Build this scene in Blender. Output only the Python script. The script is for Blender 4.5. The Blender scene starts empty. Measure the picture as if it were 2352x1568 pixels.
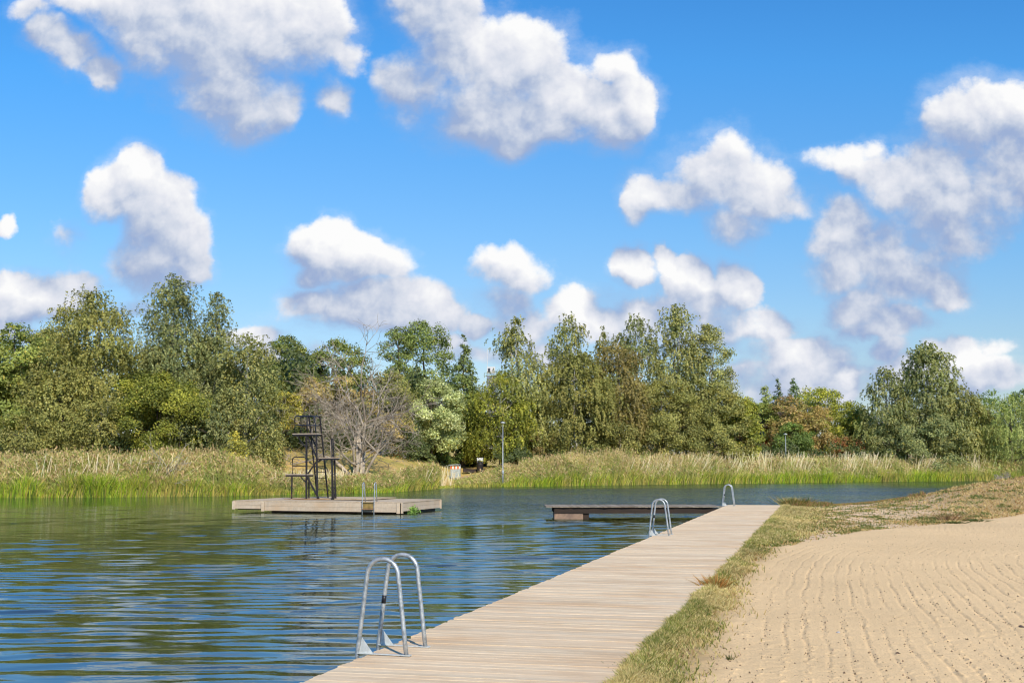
import bpy, math, random
import numpy as np
from mathutils import Vector, Matrix
R = math.radians
PI = math.pi
SC = bpy.context.scene
COL = SC.collection

# ------------------------------------------------------------------ camera
CAMZ = 2.2
FPX = 2613.0                      # focal length in pixels of a 2352 px wide frame
PITCH = math.atan(280 / FPX)
CT, ST = math.cos(PITCH), math.sin(PITCH)

def ray(px, py):
    """direction of the line of sight, y component 1"""
    a = (px - 1176) / FPX
    b = -(py - 784) / FPX
    y = CT - b * ST
    z = ST + b * CT
    return a / y, z / y

def on_plane(px, py, z=0.0):
    u, w = ray(px, py)
    d = (z - CAMZ) / w
    return np.array([u * d, d, z])

def at_depth(px, py, d):
    u, w = ray(px, py)
    return np.array([u * d, d, CAMZ + w * d])

cam_d = bpy.data.cameras.new('camera')
cam = bpy.data.objects.new('camera', cam_d)
COL.objects.link(cam)
cam.location = (0, 0, CAMZ)
cam.rotation_euler = (PI / 2 + PITCH, 0, 0)
cam_d.sensor_width = 36
cam_d.lens = 36 * FPX / 2352
cam_d.clip_start = 0.1
cam_d.clip_end = 6000
SC.camera = cam

# ------------------------------------------------------------------ mesh building
class MB:
    def __init__(s):
        s.v = []; s.f = []; s.c = []; s.n = 0
    def add(s, v, f, col=(1, 1, 1)):
        v = np.asarray(v, dtype=np.float32).reshape(-1, 3)
        c = np.asarray(col, dtype=np.float32)
        if c.ndim == 1:
            c = np.tile(c, (len(v), 1))
        s.v.append(v); s.c.append(c)
        if not isinstance(f, list):
            f = [f]
        for q in f:
            s.f.append(np.asarray(q, dtype=np.int64) + s.n)
        s.n += len(v)
        return s
    def box(s, c, size, col=(1, 1, 1), axes=None):
        cx = np.array([[i, j, k] for i in (-.5, .5) for j in (-.5, .5) for k in (-.5, .5)], dtype=float) * np.array(size)
        if axes is not None:
            cx = cx @ np.array(axes, dtype=float)
        v = cx + np.array(c)
        f = np.array([[0, 1, 3, 2], [4, 6, 7, 5], [0, 4, 5, 1], [2, 3, 7, 6], [0, 2, 6, 4], [1, 5, 7, 3]])
        return s.add(v, f, col)
    def bar(s, a, b, w, h, col=(1, 1, 1)):
        a = np.array(a, float); b = np.array(b, float)
        d = b - a; L = np.linalg.norm(d); d /= L
        up = np.array([0, 0, 1.0]) if abs(d[2]) < .9 else np.array([0, 1.0, 0])
        x = np.cross(d, up); x /= np.linalg.norm(x); y = np.cross(x, d)
        return s.box((a + b) / 2, (L, w, h), col, [d, x, y])
    def tube(s, pts, r, sides=8, col=(1, 1, 1), cap=True):
        p = np.array(pts, float); n = len(p)
        rr = np.full(n, r, float) if np.isscalar(r) else np.array(r, float)
        t = np.gradient(p, axis=0)
        t /= np.linalg.norm(t, axis=1)[:, None] + 1e-9
        ref = np.array([0, 0, 1.0]) if abs(t[:, 2]).mean() < .8 else np.array([1.0, 0.13, 0])
        x = np.cross(t, ref); x /= np.linalg.norm(x, axis=1)[:, None] + 1e-9
        y = np.cross(t, x)
        a = np.arange(sides) * 2 * PI / sides
        v = p[:, None] + rr[:, None, None] * (np.cos(a)[None, :, None] * x[:, None] + np.sin(a)[None, :, None] * y[:, None])
        v = v.reshape(-1, 3)
        i = np.arange(n - 1)[:, None] * sides; j = np.arange(sides)[None]; k = (j + 1) % sides
        f = np.stack([i + j, i + k, i + sides + k, i + sides + j], -1).reshape(-1, 4)
        fs = [f]
        if cap:
            fs.append(np.arange(sides)[None, ::-1]); fs.append((np.arange(sides) + (n - 1) * sides)[None])
        if np.ndim(col) == 2:
            col = np.repeat(np.array(col), sides, axis=0)
        return s.add(v, fs, col)
    def lathe(s, prof, c=(0, 0, 0), sides=16, col=(1, 1, 1)):
        p = np.array([[0, 0, z] for r, z in prof], float) + np.array(c)
        pr = np.array(prof, float); n = len(pr)
        a = np.arange(sides) * 2 * PI / sides
        v = np.zeros((n, sides, 3)); v[..., 0] = pr[:, :1] * np.cos(a); v[..., 1] = pr[:, :1] * np.sin(a); v[..., 2] = pr[:, 1:2]
        v = v.reshape(-1, 3) + np.array(c)
        i = np.arange(n - 1)[:, None] * sides; j = np.arange(sides)[None]; k = (j + 1) % sides
        f = np.stack([i + j, i + k, i + sides + k, i + sides + j], -1).reshape(-1, 4)
        return s.add(v, [f, np.arange(sides)[None, ::-1], (np.arange(sides) + (n - 1) * sides)[None]], col)
    def strips(s, base, tip_vec, width_vec, lean, levels=3, c0=None, c1=None, wprof=None):
        """N tapered blades: base (N,3), tip vector, width vector, extra droop vector"""
        N = len(base); t = np.linspace(0, 1, levels)
        if wprof is None:
            wprof = np.array([1, .8, .12]) if levels == 3 else np.linspace(1, .1, levels)
        P = base[:, None] + tip_vec[:, None] * t[None, :, None] + lean[:, None] * (t ** 2)[None, :, None]
        W = width_vec[:, None] * wprof[None, :, None] * .5
        v = np.stack([P - W, P + W], 2).reshape(-1, 3)
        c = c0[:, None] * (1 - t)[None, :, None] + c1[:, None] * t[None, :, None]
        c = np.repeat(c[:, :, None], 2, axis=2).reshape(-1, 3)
        b = np.arange(N)[:, None] * levels * 2
        i = np.arange(levels - 1)[None] * 2
        f = np.stack([b + i, b + i + 1, b + i + 3, b + i + 2], -1).reshape(-1, 4)
        return s.add(v, f, c)
    def leaves(s, C, nrm, L, W, col, rng, down=None):
        N = len(C)
        nrm = nrm / (np.linalg.norm(nrm, axis=1)[:, None] + 1e-9)
        r = rng.normal(size=(N, 3))
        if down is not None:
            r = r * .5 + np.array([0, 0, -1.0]) * down
        a = r - (r * nrm).sum(1)[:, None] * nrm
        a /= np.linalg.norm(a, axis=1)[:, None] + 1e-9
        b = np.cross(nrm, a)
        L = np.asarray(L).reshape(-1, 1); W = np.asarray(W).reshape(-1, 1)
        v = np.stack([C - a * L, C - a * L * .1 + b * W, C + a * L, C - a * L * .1 - b * W], 1).reshape(-1, 3)
        f = np.arange(N * 4).reshape(-1, 4)
        return s.add(v, f, np.repeat(col, 4, axis=0))
    def mesh(s, name, mat, smooth=False):
        me = bpy.data.meshes.new(name)
        v = np.concatenate(s.v); c = np.concatenate(s.c)
        me.vertices.add(len(v)); me.vertices.foreach_set('co', v.astype(np.float32).ravel())
        loops = np.concatenate([q.ravel() for q in s.f]).astype(np.int32)
        tot = np.concatenate([np.full(len(q), q.shape[1]) for q in s.f]).astype(np.int32)
        start = (np.cumsum(tot) - tot).astype(np.int32)
        me.loops.add(len(loops)); me.loops.foreach_set('vertex_index', loops)
        me.polygons.add(len(tot)); me.polygons.foreach_set('loop_start', start); me.polygons.foreach_set('loop_total', tot)
        me.polygons.foreach_set('use_smooth', np.full(len(tot), bool(smooth)))
        at = me.attributes.new('col', 'FLOAT_COLOR', 'POINT')
        at.data.foreach_set('color', np.concatenate([c, np.ones((len(c), 1), np.float32)], 1).astype(np.float32).ravel())
        me.materials.append(mat)
        me.update(calc_edges=True)
        return me
    def build(s, name, mat, parent=None, smooth=False, bevel=0):
        o = bpy.data.objects.new(name, s.mesh(name, mat, smooth))
        COL.objects.link(o)
        if parent is not None:
            o.parent = parent
        if bevel:
            b = o.modifiers.new('bevel', 'BEVEL'); b.width = bevel; b.segments = 2; b.limit_method = 'ANGLE'
        return o

def tag(o, label=None, cat=None, group=None, kind=None):
    if label: o['label'] = label
    if cat: o['category'] = cat
    if group: o['group'] = group
    if kind: o['kind'] = kind
    return o

def thing(name, label, cat, loc=(0, 0, 0), rz=0.0, group=None):
    o = bpy.data.objects.new(name, None); COL.objects.link(o)
    o.empty_display_size = .3
    o.location = [float(q) for q in loc]; o.rotation_euler = (0, 0, rz)
    return tag(o, label, cat, group)

def copy_tree(o, parent=None):
    c = o.copy(); COL.objects.link(c)
    if parent is not None: c.parent = parent
    for ch in list(o.children): copy_tree(ch, c)
    return c

# value noise for terrain etc. (numpy)
def vnoise(x, y, seed=0):
    xi = np.floor(x).astype(np.int64); yi = np.floor(y).astype(np.int64)
    xf = x - xi; yf = y - yi
    def h(a, b):
        n = (a * 374761393 + b * 668265263 + seed * 1442695041) & 0xFFFFFFFF
        n = ((n ^ (n >> 13)) * 1274126177) & 0xFFFFFFFF
        return ((n ^ (n >> 16)) & 0xFFFF) / 65535.0
    u = xf * xf * (3 - 2 * xf); w = yf * yf * (3 - 2 * yf)
    return (h(xi, yi) * (1 - u) + h(xi + 1, yi) * u) * (1 - w) + (h(xi, yi + 1) * (1 - u) + h(xi + 1, yi + 1) * u) * w
def fbm(x, y, seed=0, o=4):
    r = 0; a = .5; t = 0
    for i in range(o):
        r = r + a * vnoise(x, y, seed + i * 17); t += a; a *= .5; x = x * 2.03; y = y * 2.03
    return r / t
def sstep(a, b, x):
    t = np.clip((x - a) / (b - a), 0, 1); return t * t * (3 - 2 * t)

# ------------------------------------------------------------------ materials
class NT:
    def __init__(s, tree): s.t = tree; s.n = tree.nodes; s.l = tree.links
    def new(s, typ, **kw):
        n = s.n.new(typ)
        for k, v in kw.items(): setattr(n, k, v)
        return n
    def put(s, sock, val):
        if isinstance(val, bpy.types.NodeSocket): s.l.new(val, sock)
        elif val is not None: sock.default_value = val
    def math(s, op, a, b=None, c=None, clamp=False):
        n = s.new('ShaderNodeMath', operation=op, use_clamp=clamp)
        s.put(n.inputs[0], a)
        if b is not None: s.put(n.inputs[1], b)
        if c is not None: s.put(n.inputs[2], c)
        return n.outputs[0]
    def vec(s, op, a, b=None, c=None, scale=None):
        n = s.new('ShaderNodeVectorMath', operation=op)
        s.put(n.inputs[0], a)
        if b is not None: s.put(n.inputs[1], b)
        if c is not None: s.put(n.inputs[2], c)
        if scale is not None: s.put(n.inputs['Scale'], scale)
        return n.outputs['Value'] if op in ('DOT_PRODUCT', 'LENGTH', 'DISTANCE') else n.outputs[0]
    def mix(s, f, a, b, blend='MIX'):
        n = s.new('ShaderNodeMix', data_type='RGBA', blend_type=blend)
        s.put(n.inputs[0], f); s.put(n.inputs[6], a); s.put(n.inputs[7], b)
        return n.outputs[2]
    def noise(s, vec, scale, detail=3, rough=.55, dist=0, color=False):
        n = s.new('ShaderNodeTexNoise')
        if vec is not None: s.put(n.inputs['Vector'], vec)
        s.put(n.inputs['Scale'], scale); s.put(n.inputs['Detail'], detail); s.put(n.inputs['Roughness'], rough); s.put(n.inputs['Distortion'], dist)
        return n.outputs['Color'] if color else n.outputs[0]
    def ramp(s, f, stops, interp='LINEAR'):
        n = s.new('ShaderNodeValToRGB'); n.color_ramp.interpolation = interp
        e = n.color_ramp.elements
        while len(e) < len(stops): e.new(.5)
        for q, (p, c) in zip(e, stops):
            q.position = p; q.color = (*c, 1) if len(c) == 3 else c
        s.put(n.inputs[0], f)
        return n.outputs[0]
    def rng(s, v, a, b, c, d, smooth=False, clamp=True):
        n = s.new('ShaderNodeMapRange', interpolation_type='SMOOTHSTEP' if smooth else 'LINEAR', clamp=clamp)
        for i, q in enumerate((v, a, b, c, d)): s.put(n.inputs[i], q)
        return n.outputs[0]
    def coord(s, kind='Object'):
        return s.new('ShaderNodeTexCoord').outputs[kind]
    def scaled(s, v, sc):
        return s.vec('MULTIPLY', v, sc)

def newmat(name):
    m = bpy.data.materials.new(name); m.use_nodes = True
    t = NT(m.node_tree); t.n.clear()
    t.out = t.new('ShaderNodeOutputMaterial')
    return m, t
def rgba(c): return (c[0], c[1], c[2], 1)

def surf(name, base=(.5, .5, .5), rough=.7, var=.25, scale=6, stretch=(1, 1, 1), bump=.3, bscale=None, bdist=.01,
         metal=0, spec=.3, usecol=False, second=None, sec_lo=.5, sec_hi=.65):
    m, t = newmat(name)
    co = t.scaled(t.coord(), stretch)
    n1 = t.noise(co, scale, 5, .6)
    v = t.rng(n1, .25, .75, 1 - var, 1 + var)
    c = rgba(base)
    if usecol:
        c = t.mix(1.0, t.new('ShaderNodeAttribute', attribute_name='col').outputs[0], c, 'MULTIPLY')
    if second:
        c = t.mix(t.rng(t.noise(co, scale * .45, 4, .6), sec_lo, sec_hi, 0, 1), c, rgba(second))
    c = t.mix(1.0, c, t.vec('SCALE', (1, 1, 1), scale=v), 'MULTIPLY')
    b = t.new('ShaderNodeBsdfPrincipled')
    t.put(b.inputs['Base Color'], c); t.put(b.inputs['Metallic'], metal)
    t.put(b.inputs['Roughness'], t.rng(n1, .2, .8, max(rough - .1, .05), min(rough + .1, 1)))
    t.put(b.inputs['Specular IOR Level'], spec)
    if bump:
        bn = t.new('ShaderNodeBump'); t.put(bn.inputs['Strength'], bump); t.put(bn.inputs['Distance'], bdist)
        t.put(bn.inputs['Height'], t.noise(co, bscale or scale * 4, 4, .6))
        t.put(b.inputs['Normal'], bn.outputs[0])
    t.l.new(b.outputs[0], t.out.inputs[0])
    return m

def leafmat(name, trans=.25, rough=.55, spec=.3, gain=1.0):
    m, t = newmat(name)
    a = t.new('ShaderNodeAttribute', attribute_name='col').outputs[0]
    n = t.noise(t.coord(), .35, 3)
    c = t.mix(1.0, a, t.vec('SCALE', (1, 1, 1), scale=t.rng(n, .3, .7, .8 * gain, 1.2 * gain)), 'MULTIPLY')
    b = t.new('ShaderNodeBsdfPrincipled'); t.put(b.inputs['Base Color'], c)
    t.put(b.inputs['Roughness'], rough); t.put(b.inputs['Specular IOR Level'], spec)
    tr = t.new('ShaderNodeBsdfTranslucent')
    t.put(tr.inputs[0], t.mix(1.0, c, (1.15, 1.25, .55, 1), 'MULTIPLY'))
    mx = t.new('ShaderNodeMixShader'); mx.inputs[0].default_value = trans
    t.l.new(b.outputs[0], mx.inputs[1]); t.l.new(tr.outputs[0], mx.inputs[2]); t.l.new(mx.outputs[0], t.out.inputs[0])
    return m

M_LEAF = leafmat('foliage_leaf', gain=1.78)
M_REED = leafmat('reed_blade', .3, .6, .25, 1.3)
M_GRASS = leafmat('grass_blade', .3, .6, .2)
M_BARK = surf('bark', (.10, .08, .06), .9, .4, 3, (1, 1, .35), .6, 8, .03)
M_BIRCH = surf('birch_bark', (.50, .47, .41), .8, .2, 2, (1, 1, .8), .3, 8, .02, second=(.06, .05, .045), sec_lo=.52, sec_hi=.60)
M_DEAD = surf('dead_wood', (.43, .36, .28), .85, .35, 2, (1, 1, .5), .4, 8, .02, second=(.13, .10, .08), sec_lo=.5, sec_hi=.7)
M_PALE = surf('pale_bark', (.42, .37, .29), .85, .3, 2, (1, 1, .5), .3, 8, .02)
M_STEEL = surf('galvanised_steel', (.46, .48, .49), .46, .24, 38, (1, 1, 1), .15, 60, .002, metal=.55, spec=.5, second=(.30, .33, .35), sec_lo=.48, sec_hi=.6)
M_PLATE = surf('galvanised_plate', (.60, .62, .60), .55, .18, 25, (1, 1, 1), .15, 60, .002, metal=.35, spec=.5)
M_BLACK = surf('black_paint', (.028, .024, .024), .5, .4, 8, bump=.2, bdist=.003, second=(.09, .04, .025), sec_lo=.6, sec_hi=.72)
M_NAVY = surf('blue_black_paint', (.02, .028, .05), .35, .3, 8, bump=.1, bdist=.003)
M_RUST = surf('rusty_steel', (.36, .20, .10), .8, .4, 5, bump=.3, bdist=.005)
M_CONC = surf('concrete', (.30, .20, .14), .95, .25, 4, bump=.6, bscale=30, bdist=.02, second=(.19, .13, .10), sec_lo=.5, sec_hi=.7)
M_WETC = surf('wet_stained_concrete', (.10, .06, .04), .6, .5, 3, (1, 1, 2), .5, 20, .02, second=(.30, .20, .09), sec_lo=.56, sec_hi=.68)
M_DARKW = surf('wet_dark_timber', (.030, .018, .012), .7, .5, 3, (.4, 1, 2), .5, 20, .01, second=(.12, .06, .035), sec_lo=.62, sec_hi=.74)
M_LABEL = surf('black_label_film', (.02, .02, .025), .4, .2, 20, bump=0)
M_WHITE = surf('white_cloth', (.75, .75, .78), .9, .08, 9, bump=.2, bdist=.01)
M_SKIN = surf('skin', (.55, .33, .24), .6, .08, 9, bump=0)
M_HAIR1 = surf('auburn_hair', (.16, .05, .03), .7, .2, 20, bump=.2)
M_HAIR2 = surf('grey_hair', (.45, .40, .36), .7, .2, 20, bump=.2)
M_DENIM = surf('dark_trousers', (.05, .045, .06), .9, .2, 9, bump=.2)

def woodmat(name, base, streak, dirt, fibre=(1.2, 22, 1), gain=1):
    """weathered boards running along local X, vertex colour gives each board its own tone"""
    m, t = newmat(name)
    co = t.coord()
    a = t.new('ShaderNodeAttribute', attribute_name='col').outputs[0]
    fib = t.noise(t.scaled(co, fibre), 3.0, 5, .65, .4)
    blot = t.noise(t.scaled(co, (.5, 1.1, 1)), 1.4, 5, .6)
    fine = t.noise(t.scaled(co, (3, 60, 1)), 4.0, 3, .6)
    c = t.mix(t.rng(fib, .42, .66, 0, 1), rgba(base), rgba(streak))
    c = t.mix(t.math('MULTIPLY', t.rng(blot, .46, .68, 0, .65), t.rng(fine, .3, .65, .3, 1)), c, rgba(dirt))
    c = t.mix(1.0, c, a, 'MULTIPLY')
    c = t.mix(1.0, c, t.vec('SCALE', (1, 1, 1), scale=t.rng(fine, .2, .8, .86 * gain, 1.12 * gain)), 'MULTIPLY')
    b = t.new('ShaderNodeBsdfPrincipled'); t.put(b.inputs['Base Color'], c)
    t.put(b.inputs['Roughness'], .85); t.put(b.inputs['Specular IOR Level'], .15)
    bn = t.new('ShaderNodeBump'); t.put(bn.inputs['Strength'], .5); t.put(bn.inputs['Distance'], .004)
    t.put(bn.inputs['Height'], t.math('ADD', fib, fine)); t.put(b.inputs['Normal'], bn.outputs[0])
    t.l.new(b.outputs[0], t.out.inputs[0])
    return m
M_DECK = woodmat('weathered_deck_boards', (.77, .60, .405), (.66, .49, .315), (.50, .30, .15))
M_RAFTW = woodmat('raft_boards', (.60, .49, .37), (.52, .41, .30), (.50, .33, .19), (1.0, 14, 14))
M_RAFTD = woodmat('raft_deck_boards', (.60, .48, .34), (.48, .37, .25), (.34, .23, .13))
M_OLDW = woodmat('old_jetty_boards', (.36, .31, .24), (.22, .17, .12), (.20, .12, .07))

# sand
def sandmat():
    m, t = newmat('raked_sand')
    co = t.coord()
    col = t.new('ShaderNodeAttribute', attribute_name='col').outputs[0]
    big = t.noise(co, .35, 4, .6)
    fine = t.noise(co, 45, 4, .7)
    mid = t.noise(co, 9, 4, .65)
    c = t.mix(1.0, col, t.vec('SCALE', (1, 1, 1), scale=t.rng(big, .3, .7, .92, 1.06)), 'MULTIPLY')
    c = t.mix(1.0, c, t.vec('SCALE', (1, 1, 1), scale=t.rng(fine, .25, .75, .78, 1.18)), 'MULTIPLY')
    b = t.new('ShaderNodeBsdfPrincipled'); t.put(b.inputs['Base Color'], c)
    t.put(b.inputs['Roughness'], .95); t.put(b.inputs['Specular IOR Level'], .1)
    bn = t.new('ShaderNodeBump'); t.put(bn.inputs['Strength'], .8); t.put(bn.inputs['Distance'], .02)
    t.put(bn.inputs['Height'], t.math('ADD', t.math('MULTIPLY', fine, .5), mid)); t.put(b.inputs['Normal'], bn.outputs[0])
    t.l.new(b.outputs[0], t.out.inputs[0])
    return m
M_SAND = sandmat()

def meadowmat():
    m, t = newmat('meadow_ground')
    co = t.coord()
    a = t.noise(t.scaled(co, (.25, 1, 1)), .5, 5, .6)
    b_ = t.noise(co, 6, 4, .7)
    c = t.ramp(a, [(.32, (.34, .30, .07)), (.5, (.52, .38, .12)), (.62, (.60, .40, .15)), (.75, (.38, .32, .09))])
    c = t.mix(1.0, c, t.vec('SCALE', (1, 1, 1), scale=t.rng(b_, .25, .75, .7, 1.25)), 'MULTIPLY')
    p = t.new('ShaderNodeBsdfPrincipled'); t.put(p.inputs['Base Color'], c)
    t.put(p.inputs['Roughness'], .95); t.put(p.inputs['Specular IOR Level'], .1)
    bn = t.new('ShaderNodeBump'); t.put(bn.inputs['Strength'], .7); t.put(bn.inputs['Distance'], .12)
    t.put(bn.inputs['Height'], b_); t.put(p.inputs['Normal'], bn.outputs[0])
    t.l.new(p.outputs[0], t.out.inputs[0])
    return m
M_MEADOW = meadowmat()

def watermat():
    m, t = newmat('lake_water')
    geo = t.new('ShaderNodeNewGeometry').outputs['Position']
    sx = t.new('ShaderNodeSeparateXYZ'); t.l.new(geo, sx.inputs[0])
    X, Y = sx.outputs[0], sx.outputs[1]
    warp = t.vec('SCALE', t.vec('SUBTRACT', t.noise(geo, .12, 2, .5, color=True), (.5, .5, .5)), scale=1.6)
    g = t.vec('ADD', geo, warp)
    # long low crests running across the view
    rot = t.new('ShaderNodeVectorRotate', rotation_type='Z_AXIS'); t.l.new(g, rot.inputs[0]); rot.inputs['Angle'].default_value = R(4)
    gr = rot.outputs[0]
    w1 = t.noise(t.scaled(gr, (.32, 1.7, 0)), 1.0, 1, .4)
    w2 = t.noise(t.scaled(gr, (.75, 4.2, 0)), 1.0, 2, .5)
    w3 = t.noise(t.scaled(g, (2.5, 7, 0)), 1.0, 3, .55)
    # wind patches
    patch = t.noise(t.scaled(geo, (.035, .05, 0)), 1.0, 2, .5)
    far = t.rng(Y, 40, 62, 0, 1, True)
    rightish = t.rng(t.math('ADD', X, t.math('MULTIPLY', Y, -.0)), -14, 2, 0, 1, True)
    ruff = t.math('MULTIPLY', t.math('MULTIPLY', far, rightish), t.rng(patch, .35, .55, .6, 1))
    shore = t.rng(Y, 96, 108, 1, .45, True)
    ruff = t.math('MULTIPLY', ruff, shore)
    calm = t.rng(patch, .38, .6, .75, 1.15)
    leftfar = t.rng(Y, 34, 60, 1, .7, True)
    h = t.math('MULTIPLY', w1, .080)
    h = t.math('ADD', h, t.math('MULTIPLY', w2, .020))
    h = t.math('MULTIPLY', h, t.math('MULTIPLY', calm, t.rng(Y, 54, 72, 0, .7, True)))
    h = t.math('ADD', h, t.math('MULTIPLY', w3, t.math('ADD', .0030, t.math('MULTIPLY', ruff, .02))))
    w4 = t.noise(t.scaled(g, (.9, 1.9, 0)), 1.0, 3, .6)
    h = t.math('ADD', h, t.math('MULTIPLY', w4, t.math('MULTIPLY', ruff, .30)))
    bn = t.new('ShaderNodeBump'); t.put(bn.inputs['Strength'], 1.0); t.put(bn.inputs['Distance'], 1.0); t.put(bn.inputs['Height'], h)
    gl = t.new('ShaderNodeBsdfGlossy'); t.put(gl.inputs['Color'], (.78, .93, 1.0, 1))
    t.put(gl.inputs['Roughness'], t.math('ADD', .015, t.math('MULTIPLY', ruff, .16)))
    t.l.new(bn.outputs[0], gl.inputs['Normal'])
    df = t.new('ShaderNodeBsdfDiffuse'); t.put(df.inputs['Color'], t.mix(t.rng(Y, 60, 100, 0, 1), (.040, .040, .006, 1), (.035, .04, .015, 1)))
    fr = t.new('ShaderNodeFresnel'); t.put(fr.inputs['IOR'], 2.3); t.l.new(bn.outputs[0], fr.inputs['Normal'])
    mx = t.new('ShaderNodeMixShader'); t.put(mx.inputs[0], fr.outputs[0]); t.l.new(df.outputs[0], mx.inputs[1]); t.l.new(gl.outputs[0], mx.inputs[2])
    t.l.new(mx.outputs[0], t.out.inputs[0])
    return m
M_WATER = watermat()

# ------------------------------------------------------------------ sun and sky
SUN_EL = R(37)
SUN_DIR = Vector((.36 * math.cos(SUN_EL), -.933 * math.cos(SUN_EL), math.sin(SUN_EL))).normalized()
sd = bpy.data.lights.new('sun', 'SUN'); sd.energy = 4.8; sd.angle = R(.5); sd.color = (1, .92, .77)
so = bpy.data.objects.new('sun', sd); COL.objects.link(so)
so.rotation_euler = SUN_DIR.to_track_quat('Z', 'Y').to_euler(); so.location = (10, -20, 30)

BL = [  # cumulus lobes: centre and half axes in picture units, density
 (330,50,120,60,.8),(430,70,150,95,1),(520,130,130,110,1),(600,210,100,85,1),(640,80,130,90,1),(740,80,80,75,.8),(590,260,70,45,.7),
 (60,55,60,30,.55),(115,105,55,34,.6),(165,145,55,38,.65),(225,170,50,30,.6),(220,25,110,38,.55),(780,215,38,45,.55),(825,130,34,30,.4),
 (1010,30,75,90,.9),(950,170,60,60,.6),(1060,140,110,90,1),(1180,140,105,85,1),(1120,230,120,90,1),(1150,305,60,50,.8),
 (1270,225,105,80,1),(1360,255,100,68,1),(1445,240,52,70,.9),(1250,285,120,48,.9),(1400,145,48,28,.35),
 (245,430,55,62,1),(320,420,70,68,1),(365,480,80,90,1),(385,560,75,80,1),(330,580,90,70,.9),(330,630,60,35,.7),(420,610,48,50,.8),(170,520,50,38,.3),
 (110,665,110,45,.7),(160,640,80,36,.7),(50,700,55,35,.6),(10,510,18,22,.5),
 (740,580,75,60,1),(800,600,88,58,1),(885,610,70,42,.6),(720,640,50,30,.7),(690,715,75,38,.9),(800,700,95,42,.9),(920,695,100,55,.8),(970,735,80,40,.8),(850,745,200,38,.7),
 (1170,625,75,48,.8),(1160,700,60,42,.6),(1200,745,90,40,.6),(1095,757,40,30,.9),(1320,700,65,36,.6),(1400,725,80,34,.6),
 (1458,608,40,40,.9),(1530,600,20,28,.7),(1580,635,55,48,1),(1680,640,42,52,1),(1600,700,110,50,1),(1720,720,80,45,1),(1500,715,80,40,.8),(1580,765,170,38,.7),
 (1660,395,90,72,.7),(1560,440,85,46,.7),(1730,440,78,62,.7),(1690,505,60,42,.6),(1480,460,30,40,.6),
 (1790,470,60,30,.4),(1920,385,70,26,.4),(1990,425,75,34,.5),(2070,450,100,58,.8),(2160,450,120,90,.9),(2240,320,100,90,.8),(2320,285,55,62,.8),(2300,420,120,100,.9),
 (2200,530,150,48,.8),(1920,545,80,56,.7),(1950,605,105,58,.7),(2080,635,140,56,.75),(2190,655,60,38,.7),(2060,575,150,50,.7),
 (1990,700,85,44,.9),(2080,735,78,36,.8),(2020,752,85,24,.7),(1800,790,105,45,.8),(1885,825,90,52,.8),(1760,855,100,46,.7),(1965,870,50,42,.8),(1850,885,160,40,.7),
 (2070,800,45,32,.8),(2230,800,58,35,.7),(2290,830,70,42,.7),(2210,855,180,38,.7),(2330,772,42,18,.35),
 (560,790,70,22,.6),(640,830,90,26,.6),(300,690,60,24,.4),(1040,800,60,22,.5),(1080,830,90,26,.5),(1480,800,90,24,.5),(2150,880,120,24,.5),(30,760,70,24,.5),(1250,800,80,26,.5),
 (-250,520,160,90,.8),(-420,300,200,120,.8),(2650,600,180,80,.8),(2800,300,200,120,.8),(1500,-420,300,130,.8),(2100,-300,180,90,.7),(900,-900,260,140,.7)]

def cloud_group():
    g = bpy.data.node_groups.new('cloud_field', 'ShaderNodeTree')
    g.interface.new_socket('P', in_out='INPUT', socket_type='NodeSocketVector')
    g.interface.new_socket('F', in_out='OUTPUT', socket_type='NodeSocketFloat')
    t = NT(g)
    gi = t.new('NodeGroupInput'); go = t.new('NodeGroupOutput')
    acc = None
    for (x, y, rx, ry, w) in BL:
        u, z = ray(x, y)
        ux, _ = ray(x + rx, y); _, zy = ray(x, y - ry)
        ax, az = 1.25 * abs(ux - u), 1.25 * abs(zy - z)
        q = t.vec('MULTIPLY_ADD', gi.outputs[0], (1 / ax, 0, 1 / az), (-u / ax, 0, -z / az))
        d = t.vec('DOT_PRODUCT', q, q)
        v = t.math('MULTIPLY_ADD', d, -w * 1.0, w)
        acc = v if acc is None else t.math('SMOOTH_MAX', acc, v, .25)
    t.l.new(acc, go.inputs[0])
    return g

w = bpy.data.worlds.new('World'); SC.world = w; w.use_nodes = True
t = NT(w.node_tree); t.n.clear()
wout = t.new('ShaderNodeOutputWorld'); bg = t.new('ShaderNodeBackground')
t.l.new(bg.outputs[0], wout.inputs[0]); bg.inputs[1].default_value = .1
sky = t.new('ShaderNodeTexSky', sky_type='NISHITA'); sky.sun_disc = False
sky.sun_elevation = SUN_EL; sky.sun_rotation = math.atan2(SUN_DIR.x, SUN_DIR.y); sky.air_density = 1.0; sky.dust_density = .4; sky.ozone_density = 2.0
dirv = t.coord('Generated')
sp = t.new('ShaderNodeSeparateXYZ'); t.l.new(dirv, sp.inputs[0])
dx, dy, dz = sp.outputs
ay = t.math('MAXIMUM', t.math('ABSOLUTE', dy), .08)
zz = t.math('MAXIMUM', dz, 0.0)
cb = t.new('ShaderNodeCombineXYZ')
t.put(cb.inputs[0], t.math('DIVIDE', dx, ay)); t.put(cb.inputs[2], t.math('DIVIDE', zz, ay)); t.put(cb.inputs[1], 0.0)
P0 = cb.outputs[0]
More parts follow.
